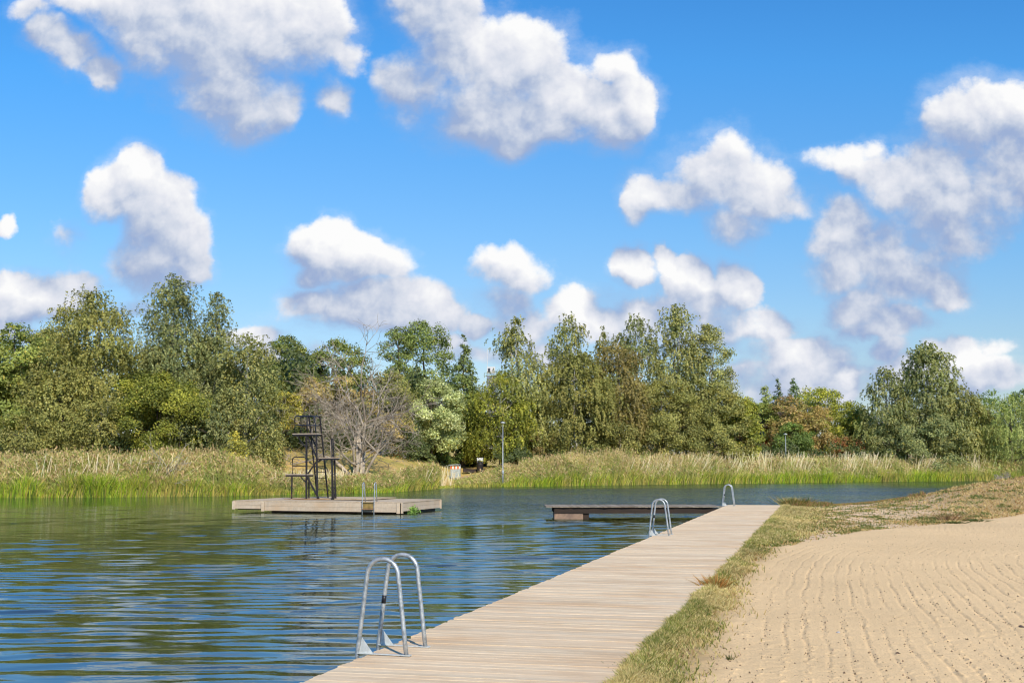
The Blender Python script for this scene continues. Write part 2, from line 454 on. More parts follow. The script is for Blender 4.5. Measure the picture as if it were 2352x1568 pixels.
# grade the clear sky: deep polarised blue high up, pale near the horizon
el = t.rng(t.math('DIVIDE', zz, ay), 0, 1.0, 0, 1)
grade = t.ramp(el, [(0, (.88, .88, 1.05)), (.07, (.92, 1.0, 1.12)), (.12, (.90, 1.07, 1.22)), (.20, (.76, 1.17, 1.45)), (.36, (.50, 1.30, 1.85)), (.55, (.32, 1.12, 1.85)), (1, (.28, .98, 1.65))])
skyc = t.mix(1.0, sky.outputs[0], grade, 'MULTIPLY')
nz = t.noise(P0, 5.0, 7, .58, color=True)
P1 = t.vec('ADD', P0, t.vec('SCALE', t.vec('SUBTRACT', nz, (.5, .5, .5)), scale=.10))
cg = cloud_group()
def field(P, warpsc=None):
    n = t.new('ShaderNodeGroup'); n.node_tree = cg; t.l.new(P, n.inputs[0]); return n.outputs[0]
F0 = field(P1)
F1 = field(t.vec('ADD', P1, (.010, 0, .030)))
def billow(P):
    v = t.new('ShaderNodeTexVoronoi', voronoi_dimensions='2D', feature='F1', normalize=True)
    sp_ = t.new('ShaderNodeSeparateXYZ'); t.l.new(P, sp_.inputs[0]); c_ = t.new('ShaderNodeCombineXYZ'); t.l.new(sp_.outputs[0], c_.inputs[0]); t.l.new(sp_.outputs[2], c_.inputs[1])
    t.l.new(c_.outputs[0], v.inputs['Vector']); v.inputs['Scale'].default_value = 26; v.inputs['Detail'].default_value = 3; v.inputs['Roughness'].default_value = .55
    return t.math('SUBTRACT', 1.0, v.outputs['Distance'])
nz2 = t.noise(P0, 28.0, 4, .55, color=True)
PB = t.vec('ADD', P0, t.vec('SCALE', t.vec('SUBTRACT', nz2, (.5, .5, .5)), scale=.022))
b1 = billow(PB); b2 = billow(t.vec('ADD', PB, (.0045, 0, .0085)))
puff = t.noise(P0, 12.0, 8, .56)
puff2 = t.noise(t.vec('ADD', P0, (.006, 0, .014)), 12.0, 8, .56)
wisp = t.noise(t.scaled(P0, (1, 1, 1.3)), 6.0, 8, .66)
dens = t.math('ADD', t.math('MINIMUM', F0, .55), t.math('MULTIPLY', t.math('SUBTRACT', puff, .5), 1.5))
dens = t.math('ADD', dens, t.math('MULTIPLY', t.math('SUBTRACT', wisp, .5), 1.9))
dF = t.math('SUBTRACT', F0, F1)
lit = t.math('ADD', t.math('MULTIPLY', dF, .72), t.math('MULTIPLY', t.math('SUBTRACT', puff, puff2), 2.4))
lit = t.math('ADD', lit, t.math('MULTIPLY', t.math('SUBTRACT', wisp, .5), .5))
lit = t.math('SUBTRACT', lit, .27)
lit = t.math('ADD', lit, t.math('MULTIPLY', t.math('SUBTRACT', b1, b2), 1.25))
dens = t.math('ADD', dens, t.math('MULTIPLY', t.math('SUBTRACT', b1, .72), .55))
hi = t.rng(dF, -.45, .45, .80, .30)
alpha = t.rng(dens, -.24, hi, 0, 1, True)
veil = t.math('MULTIPLY', t.rng(t.math('ADD', F0, t.math('MULTIPLY', t.math('SUBTRACT', wisp, .5), 5.5)), -.7, .9, 0, 1, True), .34)
alpha = t.math('MAXIMUM', alpha, veil)
ccol = t.ramp(t.rng(lit, -.60, 1.0, 0, 1), [(0, (3.4, 4.4, 6.7)), (.18, (4.6, 5.4, 7.1)), (.38, (6.4, 6.9, 8.0)), (.60, (7.9, 8.1, 8.8)), (.95, (9.8, 9.8, 9.8))])
final = t.mix(alpha, skyc, ccol)
t.l.new(final, bg.inputs[0])
w.cycles.sampling_method = 'MANUAL'; w.cycles.sample_map_resolution = 256

# ------------------------------------------------------------------ far shore terrain
SH_PX = [(-900, 1143.5), (-400, 1143.5), (0, 1143), (300, 1141), (550, 1138), (700, 1134), (900, 1130), (1005, 1122), (1045, 1119), (1300, 1115.5), (1500, 1112.5),
         (1700, 1110), (1900, 1107.5), (2100, 1105), (2250, 1103.5), (2450, 1102.5), (2800, 1101.5)]
SH = np.array([on_plane(x, y, 0)[:2] for x, y in SH_PX])
def y_shore(x):
    x = np.asarray(x, float)
    r = np.interp(x, SH[:, 0], SH[:, 1])
    return r + .7 * (vnoise(x * .35, x * 0, 5) - .5) + .4 * (vnoise(x * 1.3, x * 0, 6) - .5)
def far_z(x, y):
    s = y - y_shore(x)
    hill = 3.6 - 1.9 * sstep(-15, -5, x)
    hill = hill * (1 + .0 * x)
    z = -.6 + .75 * sstep(-1.0, 1.2, s) + hill * sstep(2.5, 26 - 13 * sstep(-9, -2, x), s) + .25 * (fbm(x * .15, y * .15, 3, 3) - .5) * sstep(2, 8, s)
    return z + 6 * sstep(120, 600, s)
xs = np.concatenate([np.linspace(-3000, -130, 14), np.linspace(-120, 150, 400), np.linspace(160, 3000, 14)])
ys = np.concatenate([np.linspace(60, 190, 260), np.geomspace(192, 5000, 40)])
GX, GY = np.meshgrid(xs, ys)
GZ = far_z(GX, GY)
def grid_faces(nr, nc):
    i = np.arange(nr - 1)[:, None] * nc; j = np.arange(nc - 1)[None]
    return np.stack([i + j, i + j + 1, i + nc + j + 1, i + nc + j], -1).reshape(-1, 4)
mb = MB(); mb.add(np.stack([GX, GY, GZ], -1).reshape(-1, 3), grid_faces(len(ys), len(xs)))
tag(mb.build('ground', M_MEADOW, smooth=True), 'dry golden meadow rising behind the far reed belt', None, None, 'structure')

def wave_height(x, y):
    rw = np.random.default_rng(77)
    h = np.zeros_like(x)
    wx = x + .5 * (fbm(x * .22, y * .5, 201, 2) - .5); wy = y + .7 * (fbm(x * .16 + 9, y * .35, 202, 2) - .5)
    for q in range(46):
        lam = rw.choice([.32, .42, .52, .64, .80, 1.1, 1.9], p=[.12, .2, .24, .2, .13, .07, .04]) * rw.uniform(.85, 1.18)
        k = 2 * PI / lam; th = rw.normal(.03, .13); sl = .0122 * (1.0 if lam < 1.0 else .6)
        h = h + sl / k * np.sin(k * (wx * math.sin(th) + wy * math.cos(th)) + rw.uniform(0, 2 * PI))
    pat = .45 + 1.15 * fbm(x * .10 + 3, y * .16, 203, 3)
    left = 1 - .58 * sstep(-3, -16, x) * sstep(20, 40, y)
    return h * pat * left * sstep(72, 54, y) * sstep(-52, -44, x) * sstep(34, 28, x) * sstep(3.0, 5.0, y)
wr = np.concatenate([np.arange(3.0, 30, .038), np.arange(30, 50, .05), np.arange(50, 74, .08)]); wc = np.arange(-52, 34.01, .14)
WX, WY = np.meshgrid(wc, wr)
mb = MB(); mb.add(np.stack([WX, WY, wave_height(WX, WY)], -1).reshape(-1, 3), grid_faces(len(wr), len(wc)))
x0, x1, y0, y1 = wc[0], wc[-1], wr[0], wr[-1]
for a, b, c, d in ((-3000, x0, -60, 260), (x1, 3000, -60, 260), (x0, x1, -60, y0), (x0, x1, y1, 260)):
    mb.add([[a, c, 0], [b, c, 0], [b, d, 0], [a, d, 0]], np.array([[0, 1, 2, 3]]))
tag(mb.build('water', M_WATER, smooth=True), 'rippled green and blue lake', None, None, 'structure')

# ------------------------------------------------------------------ near bank: sand beach, verge, mound
DK0 = np.array([-1.631, 9.13]); DKS = .2752           # left edge of the boardwalk: x = -1.631 + .2752 (y - 9.13)
DW = 2.43                                            # its width measured along x
def dock_right(y): return DK0[0] + DKS * (y - DK0[1]) + DW
SB_PX = [(1540, 1700), (1592, 1568), (1640, 1460), (1688, 1360), (1722, 1300), (1765, 1262), (1840, 1243), (1950, 1223), (2050, 1212), (2200, 1196), (2352, 1185), (2700, 1170), (3200, 1160)]
SB = np.array([on_plane(x, y, .42)[:2] for x, y in SB_PX])
def dist_poly(x, y, P):
    """signed distance to the polyline, positive on its right-hand (sand) side"""
    best = np.full(x.shape, 1e9); sgn = np.ones(x.shape)
    for a, b in zip(P[:-1], P[1:]):
        d = b - a; L2 = d @ d
        tt = np.clip(((x - a[0]) * d[0] + (y - a[1]) * d[1]) / L2, 0, 1)
        ex = x - (a[0] + tt * d[0]); ey = y - (a[1] + tt * d[1])
        dd = np.hypot(ex, ey); side = np.sign(d[0] * (-ey) + d[1] * ex)
        m = dd < best
        best = np.where(m, dd, best); sgn = np.where(m, side, sgn)
    return best * sgn
# smooth the rake path so the offset furrows bend in arcs
def chaikin(P, n=3):
    for _ in range(n):
        Q = [P[0]]
        for a, b in zip(P[:-1], P[1:]): Q += [.75 * a + .25 * b, .25 * a + .75 * b]
        Q.append(P[-1]); P = np.array(Q)
    return P
RP = chaikin(np.array([[.2, 3.0], [1.55, 9.2], [3.2, 15.7], [4.6, 21.0], [6.6, 25.5], [10.5, 30.0], [17, 35.5], [40, 50]]), 3)
def near_edge(x, y):
    """y of the far shoreline of the near bank as a function of the view ratio"""
    k = x / np.maximum(y, 1)
    return 49.6 + 1.0 * (fbm(x * .5, x * 0, 8, 3) - .5) + 26 * sstep(.46, .9, k)
MK = np.array([.0, .25, .30, .315, .354, .384, .42, .45, .52, .65, 1.2]); MZ = np.array([.42, .42, .46, .52, .80, 1.17, 1.47, 1.68, 2.05, 2.5, 2.8])
def near_base(x, y):
    k = x / np.maximum(y, 1)
    top = np.interp(k, MK, MZ)
    z = .42 + (top - .42) * sstep(37, 49.5, y)
    und = .10 * (fbm(x * .3, y * .3, 11, 3) - .5) * sstep(24, 32, y)
    e = y - near_edge(x, y)
    z = z + und - (z + .7) * sstep(-.6, 2.2, e)
    dl = x - dock_right(y) + .12
    left = sstep(0, -1.0, dl)
    z = z * (1 - left) + (-.7) * left
    strip = sstep(.9, .0, np.abs(dl - .25)) * (1 - left) * .035
    return z + strip
def near_z(x, y, detail=True):
    z = near_base(x, y)
    s = dist_poly(x, y, SB)
    if detail:
        sand = sstep(.0, .5, s)
        ph = dist_poly(x, y, RP)
        ph = ph + .16 * (fbm(x * .55, y * .30, 21, 3) - .5) * 2
        wob = ph / .205
        fr = wob - np.floor(wob); row = np.floor(wob)
        amp = .55 + .9 * (vnoise(row * 3.7, y * .18 + x * .1, 31))
        furrow = -np.exp(-((fr - .5) / .12) ** 2) * .0080 * amp * sstep(.10, .50, vnoise(x * .9 + 5, y * .5, 35))
        crumb = np.clip(vnoise(x * 26, y * 20, 41) - .62, 0, 1) * 2.6
        crumb2 = np.clip(vnoise(x * 11, y * 9, 43) - .66, 0, 1) * 2.2
        near_f = np.exp(-((fr - .62) / .22) ** 2)
        z = z + sand * (furrow + (crumb * .016 + crumb2 * .008) * (near_f * .9 + .03) * amp)
        z = z + sand * .01 * (fbm(x * 7, y * 7, 51, 3) - .5)
        z = z + (1 - sand) * (.03 * (fbm(x * 4, y * 4, 61, 3) - .5))
    return z, s
rows = [3.5]
while rows[-1] < 90: rows.append(rows[-1] + max(.017 * (rows[-1] / 9) ** 2, .017) * (1 if rows[-1] < 52 else 3))
rows = np.array(rows)
ks = np.concatenate([np.linspace(-.9, -.1, 60), np.linspace(-.095, .05, 100), np.linspace(.0515, .52, 620), np.linspace(.53, 1.6, 90)])
KX, RY = np.meshgrid(ks, rows)
NXX = KX * RY
NZ, NS = near_z(NXX, RY)
# ground colour: pinkish trampled sand under the patchy turf, dry turf on the mound
g1 = fbm(NXX * .55, RY * .4, 71, 5); g2 = fbm(NXX * 3.0, RY * 2.2, 72, 4)
sandc = np.array([.79, .55, .295]); turf = np.array([.46, .31, .14]); soil = np.array([.74, .52, .32]); green = np.array([.17, .17, .05])
verge = 1 - sstep(-.25, .35, NS + .35 * (g2 - .5))
kk = NXX / np.maximum(RY, 1)
mound = sstep(.31, .40, kk + .10 * (g1 - .5)) * sstep(30, 36, RY)
dockside = sstep(1.3, .4, NXX - dock_right(RY)) 
tf = np.clip(np.maximum(mound, dockside) + .9 * sstep(.50, .60, g1 * .6 + g2 * .4), 0, 1)
c = soil[None, None] * (1 - tf[..., None]) + turf[None, None] * tf[..., None]
gg = (sstep(.5, .62, g2) * .6 * verge)[..., None]
c = c * (1 - gg) + green * gg
c = sandc * (1 - verge[..., None]) + c * verge[..., None]
wet = sstep(.35, .02, NZ)[..., None]
c = c * (1 - wet) + np.array([.10, .08, .04]) * wet
mb = MB(); mb.add(np.stack([NXX, RY, NZ], -1).reshape(-1, 3), grid_faces(len(rows), len(ks)), c.reshape(-1, 3))
tag(mb.build('sand_beach', M_SAND, smooth=True), 'raked pale sand beach with a grassy mound at its far end', None, None, 'structure')

# ------------------------------------------------------------------ grass on the near bank
rng = np.random.default_rng(4)
def blades(mb, x, y, z, h, wd, c0, c1, lean=.5, levels=3, flat=0):
    N = len(x)
    a = rng.uniform(0, 2 * PI, N)
    tip = np.stack([rng.normal(0, .28, N), rng.normal(0, .28, N), np.ones(N)], 1) * h[:, None]
    ln = np.stack([np.cos(a), np.sin(a), -.35 * np.ones(N)], 1) * (h * lean * rng.uniform(.2, 1, N))[:, None]
    wv = rng.uniform(-.6, .6, N)
    W = np.stack([np.cos(wv), np.sin(wv), np.zeros(N)], 1) * wd[:, None]
    mb.strips(np.stack([x, y, z], 1), tip, W, ln, levels, c0, c1)
def pick(pal, N, wts=None, jit=.18):
    pal = np.array(pal, float); i = rng.choice(len(pal), N, p=None if wts is None else np.array(wts) / sum(wts))
    return pal[i] * rng.uniform(1 - jit, 1 + jit, (N, 1)) * rng.uniform(.94, 1.06, (N, 3))
mb = MB()
# the verge along the boardwalk
N = 150000
yy = 7.5 * (46 / 7.5) ** rng.uniform(0, 1, N) ; off = rng.exponential(.30, N) - .015 + .08 * (vnoise(yy * 3, yy * 0, 9) - .5)
xx = dock_right(yy) + off
s = dist_poly(xx, yy, SB)
lim = s - .35 * (fbm(xx * 2, yy * 2, 81, 3) - .5) * 2
keep = (lim < rng.exponential(.13, N) * (yy < 24) - .30) & (off < 2.2)
keep &= rng.uniform(size=N) < (.35 + 1.2 * fbm(xx * 2.5, yy * 1.6, 82, 3))
xx, yy, off, s = xx[keep], yy[keep], off[keep], s[keep]; N = len(xx)
gn = fbm(xx * 1.4, yy * .7, 83, 3)
h = (.030 + .03 * rng.uniform(size=N) + .03 * (off < .12)) * (1 + yy / 45)
dry = rng.uniform(size=N) < (.52 + .9 * sstep(.38, .58, gn)) * (1 - .4 * (off < .1))
cg_ = pick([(.20, .21, .045), (.26, .26, .06), (.14, .165, .04)], N); cd = pick([(.52, .41, .17), (.42, .31, .13), (.60, .49, .23)], N)
cc = np.where(dry[:, None], cd, cg_)
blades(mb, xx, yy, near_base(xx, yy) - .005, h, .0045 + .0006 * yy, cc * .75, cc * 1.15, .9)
# bare patchy turf between the beach and the water, and the mound
N = 230000
u_ = rng.uniform(0, 1, N)
yy = 1 / (1 / 21. - u_ * (1 / 21. - 1 / 51.)); kx = rng.uniform(.16, .62, N); xx = kx * yy
s = dist_poly(xx, yy, SB)
g1 = fbm(xx * .55, yy * .4, 71, 5); g2 = fbm(xx * 3.0, yy * 2.2, 72, 4)
md = sstep(.31, .40, kx + .10 * (g1 - .5)) * sstep(30, 36, yy)
pr = .06 + .60 * sstep(.47, .60, g1 * .5 + g2 * .5) + .40 * md + .6 * sstep(.8, 0, near_edge(xx, yy) - yy)
keep = (s < .10 - .4 * (g2 - .5)) & (rng.uniform(size=N) < pr) & (xx > dock_right(yy) - .02) & (yy < near_edge(xx, yy) + .4)
xx, yy, kx, md, g1, g2 = [q[keep] for q in (xx, yy, kx, md, g1, g2)]; N = len(xx)
dry = rng.uniform(size=N) < np.clip(.68 + .35 * md - .9 * sstep(.54, .66, g2), .05, 1)
cg_ = pick([(.14, .17, .04), (.20, .20, .06), (.12, .15, .035)], N); cd = pick([(.58, .41, .18), (.46, .31, .13), (.62, .47, .23), (.38, .23, .11)], N)
cc = np.where(dry[:, None], cd, cg_)
h = .035 + .06 * rng.uniform(size=N) ** 2 + .05 * md * rng.uniform(size=N)
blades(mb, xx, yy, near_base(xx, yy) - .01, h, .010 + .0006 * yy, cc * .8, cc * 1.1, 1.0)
# edge tuft at the end of the boardwalk and along the near waterline
N = 5000
kx = rng.uniform(.235, .36, N); yy = 49.2 + rng.normal(0, .25, N) ; xx = kx * yy
hh = .10 + .16 * rng.uniform(size=N) * (vnoise(xx * 1.5, xx * 0, 91) > .5)
cc = pick([(.40, .27, .10), (.30, .24, .08), (.42, .22, .14), (.18, .19, .05)], N)
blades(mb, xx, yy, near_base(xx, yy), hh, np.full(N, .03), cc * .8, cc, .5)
tag(mb.build('grass', M_GRASS), 'short dry and green grass beside the boardwalk and over the mound', 'grass', None, 'stuff')

def clump(name, label, cat, px, py, zg, n, h, spread, pal, wd=.012, lean=.6, group=None, tipc=None, mat=None):
    p = on_plane(px, py, zg)
    p = np.array([p[0], p[1], near_base(np.array([p[0]]), np.array([p[1]]))[0]])
    r = np.abs(rng.normal(0, spread, n)); a = rng.uniform(0, 2 * PI, n)
    x = r * np.cos(a); y = r * np.sin(a)
    cc = pick(pal, n)
    m = MB(); N = n
    hh = h * rng.uniform(.5, 1.05, n)
    out = np.stack([x, y, 0 * x], 1) * 1.6
    tip = np.stack([rng.normal(0, .15, n), rng.normal(0, .15, n), np.ones(n)], 1) * hh[:, None] + out * .6
    ln = np.stack([np.cos(a), np.sin(a), -.4 + 0 * a], 1) * (hh * lean * rng.uniform(0, 1, n))[:, None]
    wv = rng.uniform(-.6, .6, n); W = np.stack([np.cos(wv), np.sin(wv), 0 * wv], 1) * wd
    m.strips(np.stack([x, y, 0 * x - .01], 1), tip, W, ln, 3, cc * .8, cc if tipc is None else pick(tipc, n))
    o = m.build(name, mat or M_GRASS); o.location = [float(q) for q in p]
    return tag(o, label, cat, group)
clump('grass_tuft', 'orange dry grass tuft on the verge halfway along the boardwalk', 'grass tuft', 1645, 1352, .45, 160, .24, .09, [(.50, .24, .07), (.42, .20, .06), (.40, .30, .10)], .012)
clump('grass_tuft', 'tall straw coloured grass tuft at the far end of the boardwalk', 'grass tuft', 1822, 1160, .42, 420, .42, .30, [(.50, .40, .20), (.42, .28, .10), (.20, .24, .06)], .03, group=None)
clump('rush_plant', 'dark green upright rush beside the straw coloured tuft', 'rush', 1858, 1160, .42, 40, .5, .12, [(.05, .09, .03), (.08, .12, .04)], .03, .2)
clump('weed_plant', 'dark green leafy weed at the foot of the verge by the nearest boards', 'weed', 1440, 1540, .46, 260, .07, .09, [(.06, .10, .03), (.10, .13, .03)], .02)
clump('grass_sprig', 'small sprig of green grass standing alone in the raked sand', 'grass sprig', 1676, 1512, .43, 26, .07, .03, [(.07, .08, .025), (.11, .12, .03)], .007)
for i, (px, py, n, h, lb) in enumerate([(2200, 1122, 150, .34, 'reddish dry shrub on the waterline slope left of the mound'),
                                    (2330, 1110, 220, .6, 'large dry brown shrub on the right crest of the mound'),
                                    (2175, 1152, 120, .35, 'dry brown twiggy shrub in the middle of the mound')]):
    clump('dry_shrub', lb, 'shrub', px, py, 1.0 if i else .95, n, h, .30, [(.42, .22, .13), (.36, .23, .12), (.28, .17, .10)], .018, 1.0, 'dry shrubs on the mound')
for i, (px, py, lb) in enumerate([(2188, 1163, 'low dark green weed patch beside the twiggy shrub on the mound'), (2240, 1160, 'low green weed patch right of the twiggy shrub on the mound')]):
    clump('weed_patch', lb, 'weed', px, py, .9, 120, .10, .22, [(.07, .11, .03), (.12, .14, .04)], .035, 1.0, 'weed patches on the mound')

# crumbs of soil and plant debris lying in the furrows
N = 60000
yy = 1 / (1 / 8. - rng.uniform(0, 1, N) * (1 / 8. - 1 / 36.)); xx = rng.uniform(.05, .6, N) * yy
s = dist_poly(xx, yy, SB)
ph = (dist_poly(xx, yy, RP) + .16 * (fbm(xx * .55, yy * .30, 21, 3) - .5) * 2) / .205; fr = ph - np.floor(ph)
cl = vnoise(xx * 1.3, yy * .6, 95)
keep = (s > .0) & (rng.uniform(size=N) < .08 + 1.0 * np.exp(-((fr - .52) / .15) ** 2) * cl)
keep &= rng.uniform(size=N) < .8
xx, yy = xx[keep], yy[keep]; N = len(xx)
zz_ = near_z(xx, yy)[0]
sz = .003 + .010 * rng.uniform(size=N) ** 3
tet = np.array([[1, 0, -.4], [-.5, .87, -.4], [-.5, -.87, -.4], [0, 0, .8]])
V = tet[None] * sz[:, None, None] * rng.uniform(.6, 1.4, (N, 1, 3)) + np.stack([xx, yy, zz_ + sz * .3], 1)[:, None]
F = (np.arange(N)[:, None, None] * 4 + np.array([[0, 1, 3], [1, 2, 3], [2, 0, 3], [0, 2, 1]])[None]).reshape(-1, 3)
mb = MB(); mb.add(V.reshape(-1, 3), F, np.repeat(pick([(.10, .06, .035), (.16, .10, .06), (.30, .22, .15)], N), 4, axis=0))
tag(mb.build('soil_crumbs', surf('soil_crumb', (1, 1, 1), .95, .2, 40, bump=0, usecol=True)), 'dark crumbs of soil and debris strewn along the rake furrows', 'debris', None, 'stuff')

# stones on the sand
def stone(name, label, px, py, r, colr, grp=None):
    p = on_plane(px, py, .42)
    m = MB(); prof = [(r * .5, 0), (r, r * .25), (r * .9, r * .55), (r * .4, r * .8)]
    m.lathe(prof, sides=9, col=colr); v = m.v[0]; m.v[0] = v * (1 + .18 * np.random.default_rng(int(px)).normal(size=v.shape))
    o = m.build(name, surf('stone_%d' % int(px), (.9, .9, .9), .9, .25, 60, usecol=True), smooth=True); o.location = (float(p[0]), float(p[1]), float(near_z(np.array([p[0]]), np.array([p[1]]))[0][0]) - .004)
    return tag(o, label, 'stone', grp)
stone('stone', 'dark rounded stone in the sand near the right edge of the picture', 2346, 1439, .028, (.12, .08, .07))
stone('stone', 'dark brown stone in the sand at the lower middle of the beach', 2062, 1500, .022, (.10, .07, .05))
stone('stone', 'pale grey pebble in the sand beside the lower furrows', 1925, 1452, .022, (.45, .44, .46))

# ------------------------------------------------------------------ boardwalk
DANG = math.atan(-DKS)                                # local Y runs along the boardwalk
o_d = np.array([DK0[0] + DKS * (4 - DK0[1]), 4.0, 0])
PLK = math.atan(-.041 - .004)                         # boards lie a touch off square
board = thing('boardwalk', 'long weathered plank boardwalk running along the lake edge', 'boardwalk', o_d, DANG)
cosd = math.cos(DANG); Ld = (47.6 - 4) / cosd; Wd = DW * cosd
rn = random.Random(3)
mb = MB(); y = 0.0; i = 0
while y < Ld:
    bw = .118 + rn.uniform(-.003, .003)
    l = -.02 + rn.gauss(0, .010) + (.02 if rn.random() < .06 else 0); r_ = Wd + .02 + rn.gauss(0, .02)
    tone = rn.uniform(.93, 1.06) * (.93 if rn.random() < .12 else 1); warm = rn.uniform(.97, 1.03)
    ztop = .5 + rn.gauss(0, .0015)
    skew = .048 * (r_ - l)
    v = []
    gap = .004 + rn.uniform(0, .004)
    tz = rn.gauss(0, .0015)
    for (xx_, sk) in ((l, 0), (r_, 1)):
        for yy_ in (y, y + bw - gap):
            for z_ in (.462, ztop + tz * (1 if xx_ > 1 else -1)):
                v.append((xx_, yy_ + .048 * xx_, z_))
    f = np.array([[0, 1, 3, 2], [4, 6, 7, 5], [0, 4, 5, 1], [2, 3, 7, 6], [0, 2, 6, 4], [1, 5, 7, 3]])
    mb.add(v, f, (tone * warm, tone, tone / warm))
    y += bw; i += 1
dk = mb.build('deck', M_DECK, board, bevel=.003)
mb = MB()
for xb in (.12, .85, 1.55, 2.2): mb.box((xb, Ld / 2 + .05, .36), (.07, Ld - .1, .195), (.8, .7, .6))
mb.build('joists', M_DARKW, board)
mb = MB()
k_ = 0
yq = 1.2
while yq < Ld:
    for xb in (.22, 2.1):
        m = MB(); m.lathe([(.09, -1.2), (.085, .262)], (xb, yq, 0), 10); m.build('pile', M_DARKW, board)
    yq += 3.0
# small yellow flower / weeds poking through gaps are part of the grass

# side jetty
jt = thing('side_jetty', 'narrow dark old jetty branching left off the far end of the boardwalk', 'jetty', (1.35, 45.5, 0), R(.4))
mb = MB()
Lj = 8.1 - 1.35 + .2; x = 0.0
while x < Lj:
    bw = .135; tn = rn.uniform(.75, 1.15)
    mb.box((x + bw / 2, 1.2 + rn.gauss(0, .01), .487 + rn.gauss(0, .002)), (bw - .01, 2.4 + rn.uniform(-.04, .04), .032), (tn, tn, tn)); x += bw
mb.build('deck', M_OLDW, jt)
mb = MB()
for yb in (.12, 1.2, 2.25): mb.box((Lj / 2 + .1, yb, .34), (Lj - .45, .09, .21), (1, 1, 1))
mb.build('beam', M_DARKW, jt)
mb = MB()
rn2 = random.Random(5)
mb.box((1.35 / 2 + .22, .55, .115), (1.16, .9, .31))
mb.build('concrete_float', M_CONC, jt, bevel=.05)
mb = MB(); mb.box((1.5, .75, .1), (.42, 1.2, .27)); mb.build('support', M_DARKW, jt)

# ------------------------------------------------------------------ bathing ladders
def hoop_path(wb, wt, h, rt, n=14, zlow=-.75, foot=0.0):
    """outer leg from under water up, over an arch and down to the deck (local x inward)"""
    p = [(-wb / 2 - (0) , 0, zlow)]
    zc = h - rt
    for z in np.linspace(0, zc, 5): p.append((-(wb / 2 + (rt - wb / 2) * z / zc), 0, z))
    a = np.linspace(PI, 0, n)[1:-1]
    for q in a: p.append((rt * math.cos(q), 0, zc + rt * math.sin(q)))
    for z in np.linspace(zc, foot, 5): p.append(((wb / 2 + (rt - wb / 2) * z / zc), 0, z))
    return p
def make_ladder(label, loc, rz):
    t_ = thing('bathing_ladder', label, 'ladder', loc, rz, 'bathing ladders on the boardwalk edge')
    for q, yh in enumerate((0.0, .5)):
        m = MB(); pts = [(a, yh, c_) for a, b, c_ in hoop_path(.47, .150, .845, .150)]
        m.tube(pts, .0205, 10); ho = m.build('handrail', M_STEEL, t_, smooth=True)
        m = MB()
        g = np.array([[-.215, yh - .004, .012], [-.085, yh - .004, .012], [-.19, yh - .004, .145]]); g2_ = g + [0, .008, 0]
        m.add(np.concatenate([g, g2_]), [np.array([[0, 1, 2], [5, 4, 3]]), np.array([[0, 3, 4, 1], [1, 4, 5, 2], [2, 5, 3, 0]])])
        m.box((-.15, yh, .008), (.16, .05, .008))
        m.build('gusset', M_PLATE, t_)
        m = MB(); m.box((.02, yh, .0055), (.50, .03, .007)); m.box((.235, yh, .0065), (.085, .05, .009)); m.build('foot_bar', M_PLATE, t_)
        if q == 1:
            zb = .39; m = MB(); xl = lambda z: -(.235 + (.150 - .235) * z / .695)
            m.tube([(xl(zb), yh, zb), (xl(zb + .075), yh, zb + .075)], .0215, 10); m.build('label_band', M_LABEL, t_, smooth=True)
    for z in (-.12, -.38, -.64):
        m = MB(); m.box((-.235, .25, z), (.07, .46, .028)); m.build('tread', M_STEEL, t_)
    return t_
LR = PLK_ang = math.atan(-.041) + 0.0
def lad_at(px, py):
    p = on_plane(px, py, .5); return (p[0], p[1], .502)
# centre of the front hoop foot line
ax = DANG
for (pa, pb, lab) in (((821, 1503), (934, 1504), 'nearest galvanised bathing ladder with a black band on one rail'),
                      ((1486, 1229.5), (1531, 1230), 'middle galvanised bathing ladder standing between the other two on the boardwalk edge'),
                      ((1656, 1162.4), (1683, 1160.7), 'farthest galvanised bathing ladder where the side jetty meets the boardwalk')):
    if pa[0] == 821:
        L0 = make_ladder(lab, (0, 0, 0), DANG); Lc = L0
    else:
        Lc = copy_tree(L0); Lc['label'] = lab
    A = on_plane(*pa, .5); B_ = on_plane(*pb, .5); mid = (A + B_) / 2
    yl = mid[1]; ex = DK0[0] + DKS * (yl - DK0[1])
    Lc.location = (float(ex + .115), float(yl), .502)

# ------------------------------------------------------------------ bathing raft
ZR = .53
A = on_plane(549, 1147.4, ZR); B_ = on_plane(921, 1153, ZR)
RA = R(-18.0); L1 = 8.3; e1 = np.array([math.cos(RA), math.sin(RA), 0]); A = B_ - e1 * L1
raft = thing('bathing_raft', 'wide floating wooden bathing raft moored in the lake', 'raft', (A[0], A[1], 0), RA)
DR = 4.6
mb = MB(); x = 0
while x < L1 - .02:
    tn = rn.uniform(.9, 1.1); mb.box((x + .06, DR / 2, ZR - .016), (.115, DR + .06, .034), (tn, tn, tn)); x += .121
mb.build('deck', M_RAFTD, raft)
mb = MB(); x = 1.9
while x < 5.9:
    tn = rn.uniform(.9, 1.12); mb.box((x + .06, DR - 1.35, ZR + .05), (.115, 2.9, .03), (tn, tn * .98, tn * .94)); x += .121
mb.build('raised_platform', M_RAFTD, raft)
def skirt(name, x0, x1, y, zt, hgt, nb, nbx=None, ax='x', label=None):
    m = MB(); hb = hgt / nb
    for b in range(nb):
        z = zt - hb * (b + .5); xa = x0
        segs = nbx or [x0, x1]
        for a_, b_ in zip(segs[:-1], segs[1:]):
            tn = rn.uniform(.97, 1.05)
            if ax == 'x': m.box(((a_ + b_) / 2, y + rn.uniform(-.002, .002), z), (b_ - a_ - .004, .028, hb - .006), (tn, tn, tn))
            else: m.box((y + rn.uniform(-.002, .002), (a_ + b_) / 2, z), (.028, b_ - a_ - .004, hb - .006), (tn, tn, tn))
    return m.build(name, M_RAFTW, raft)
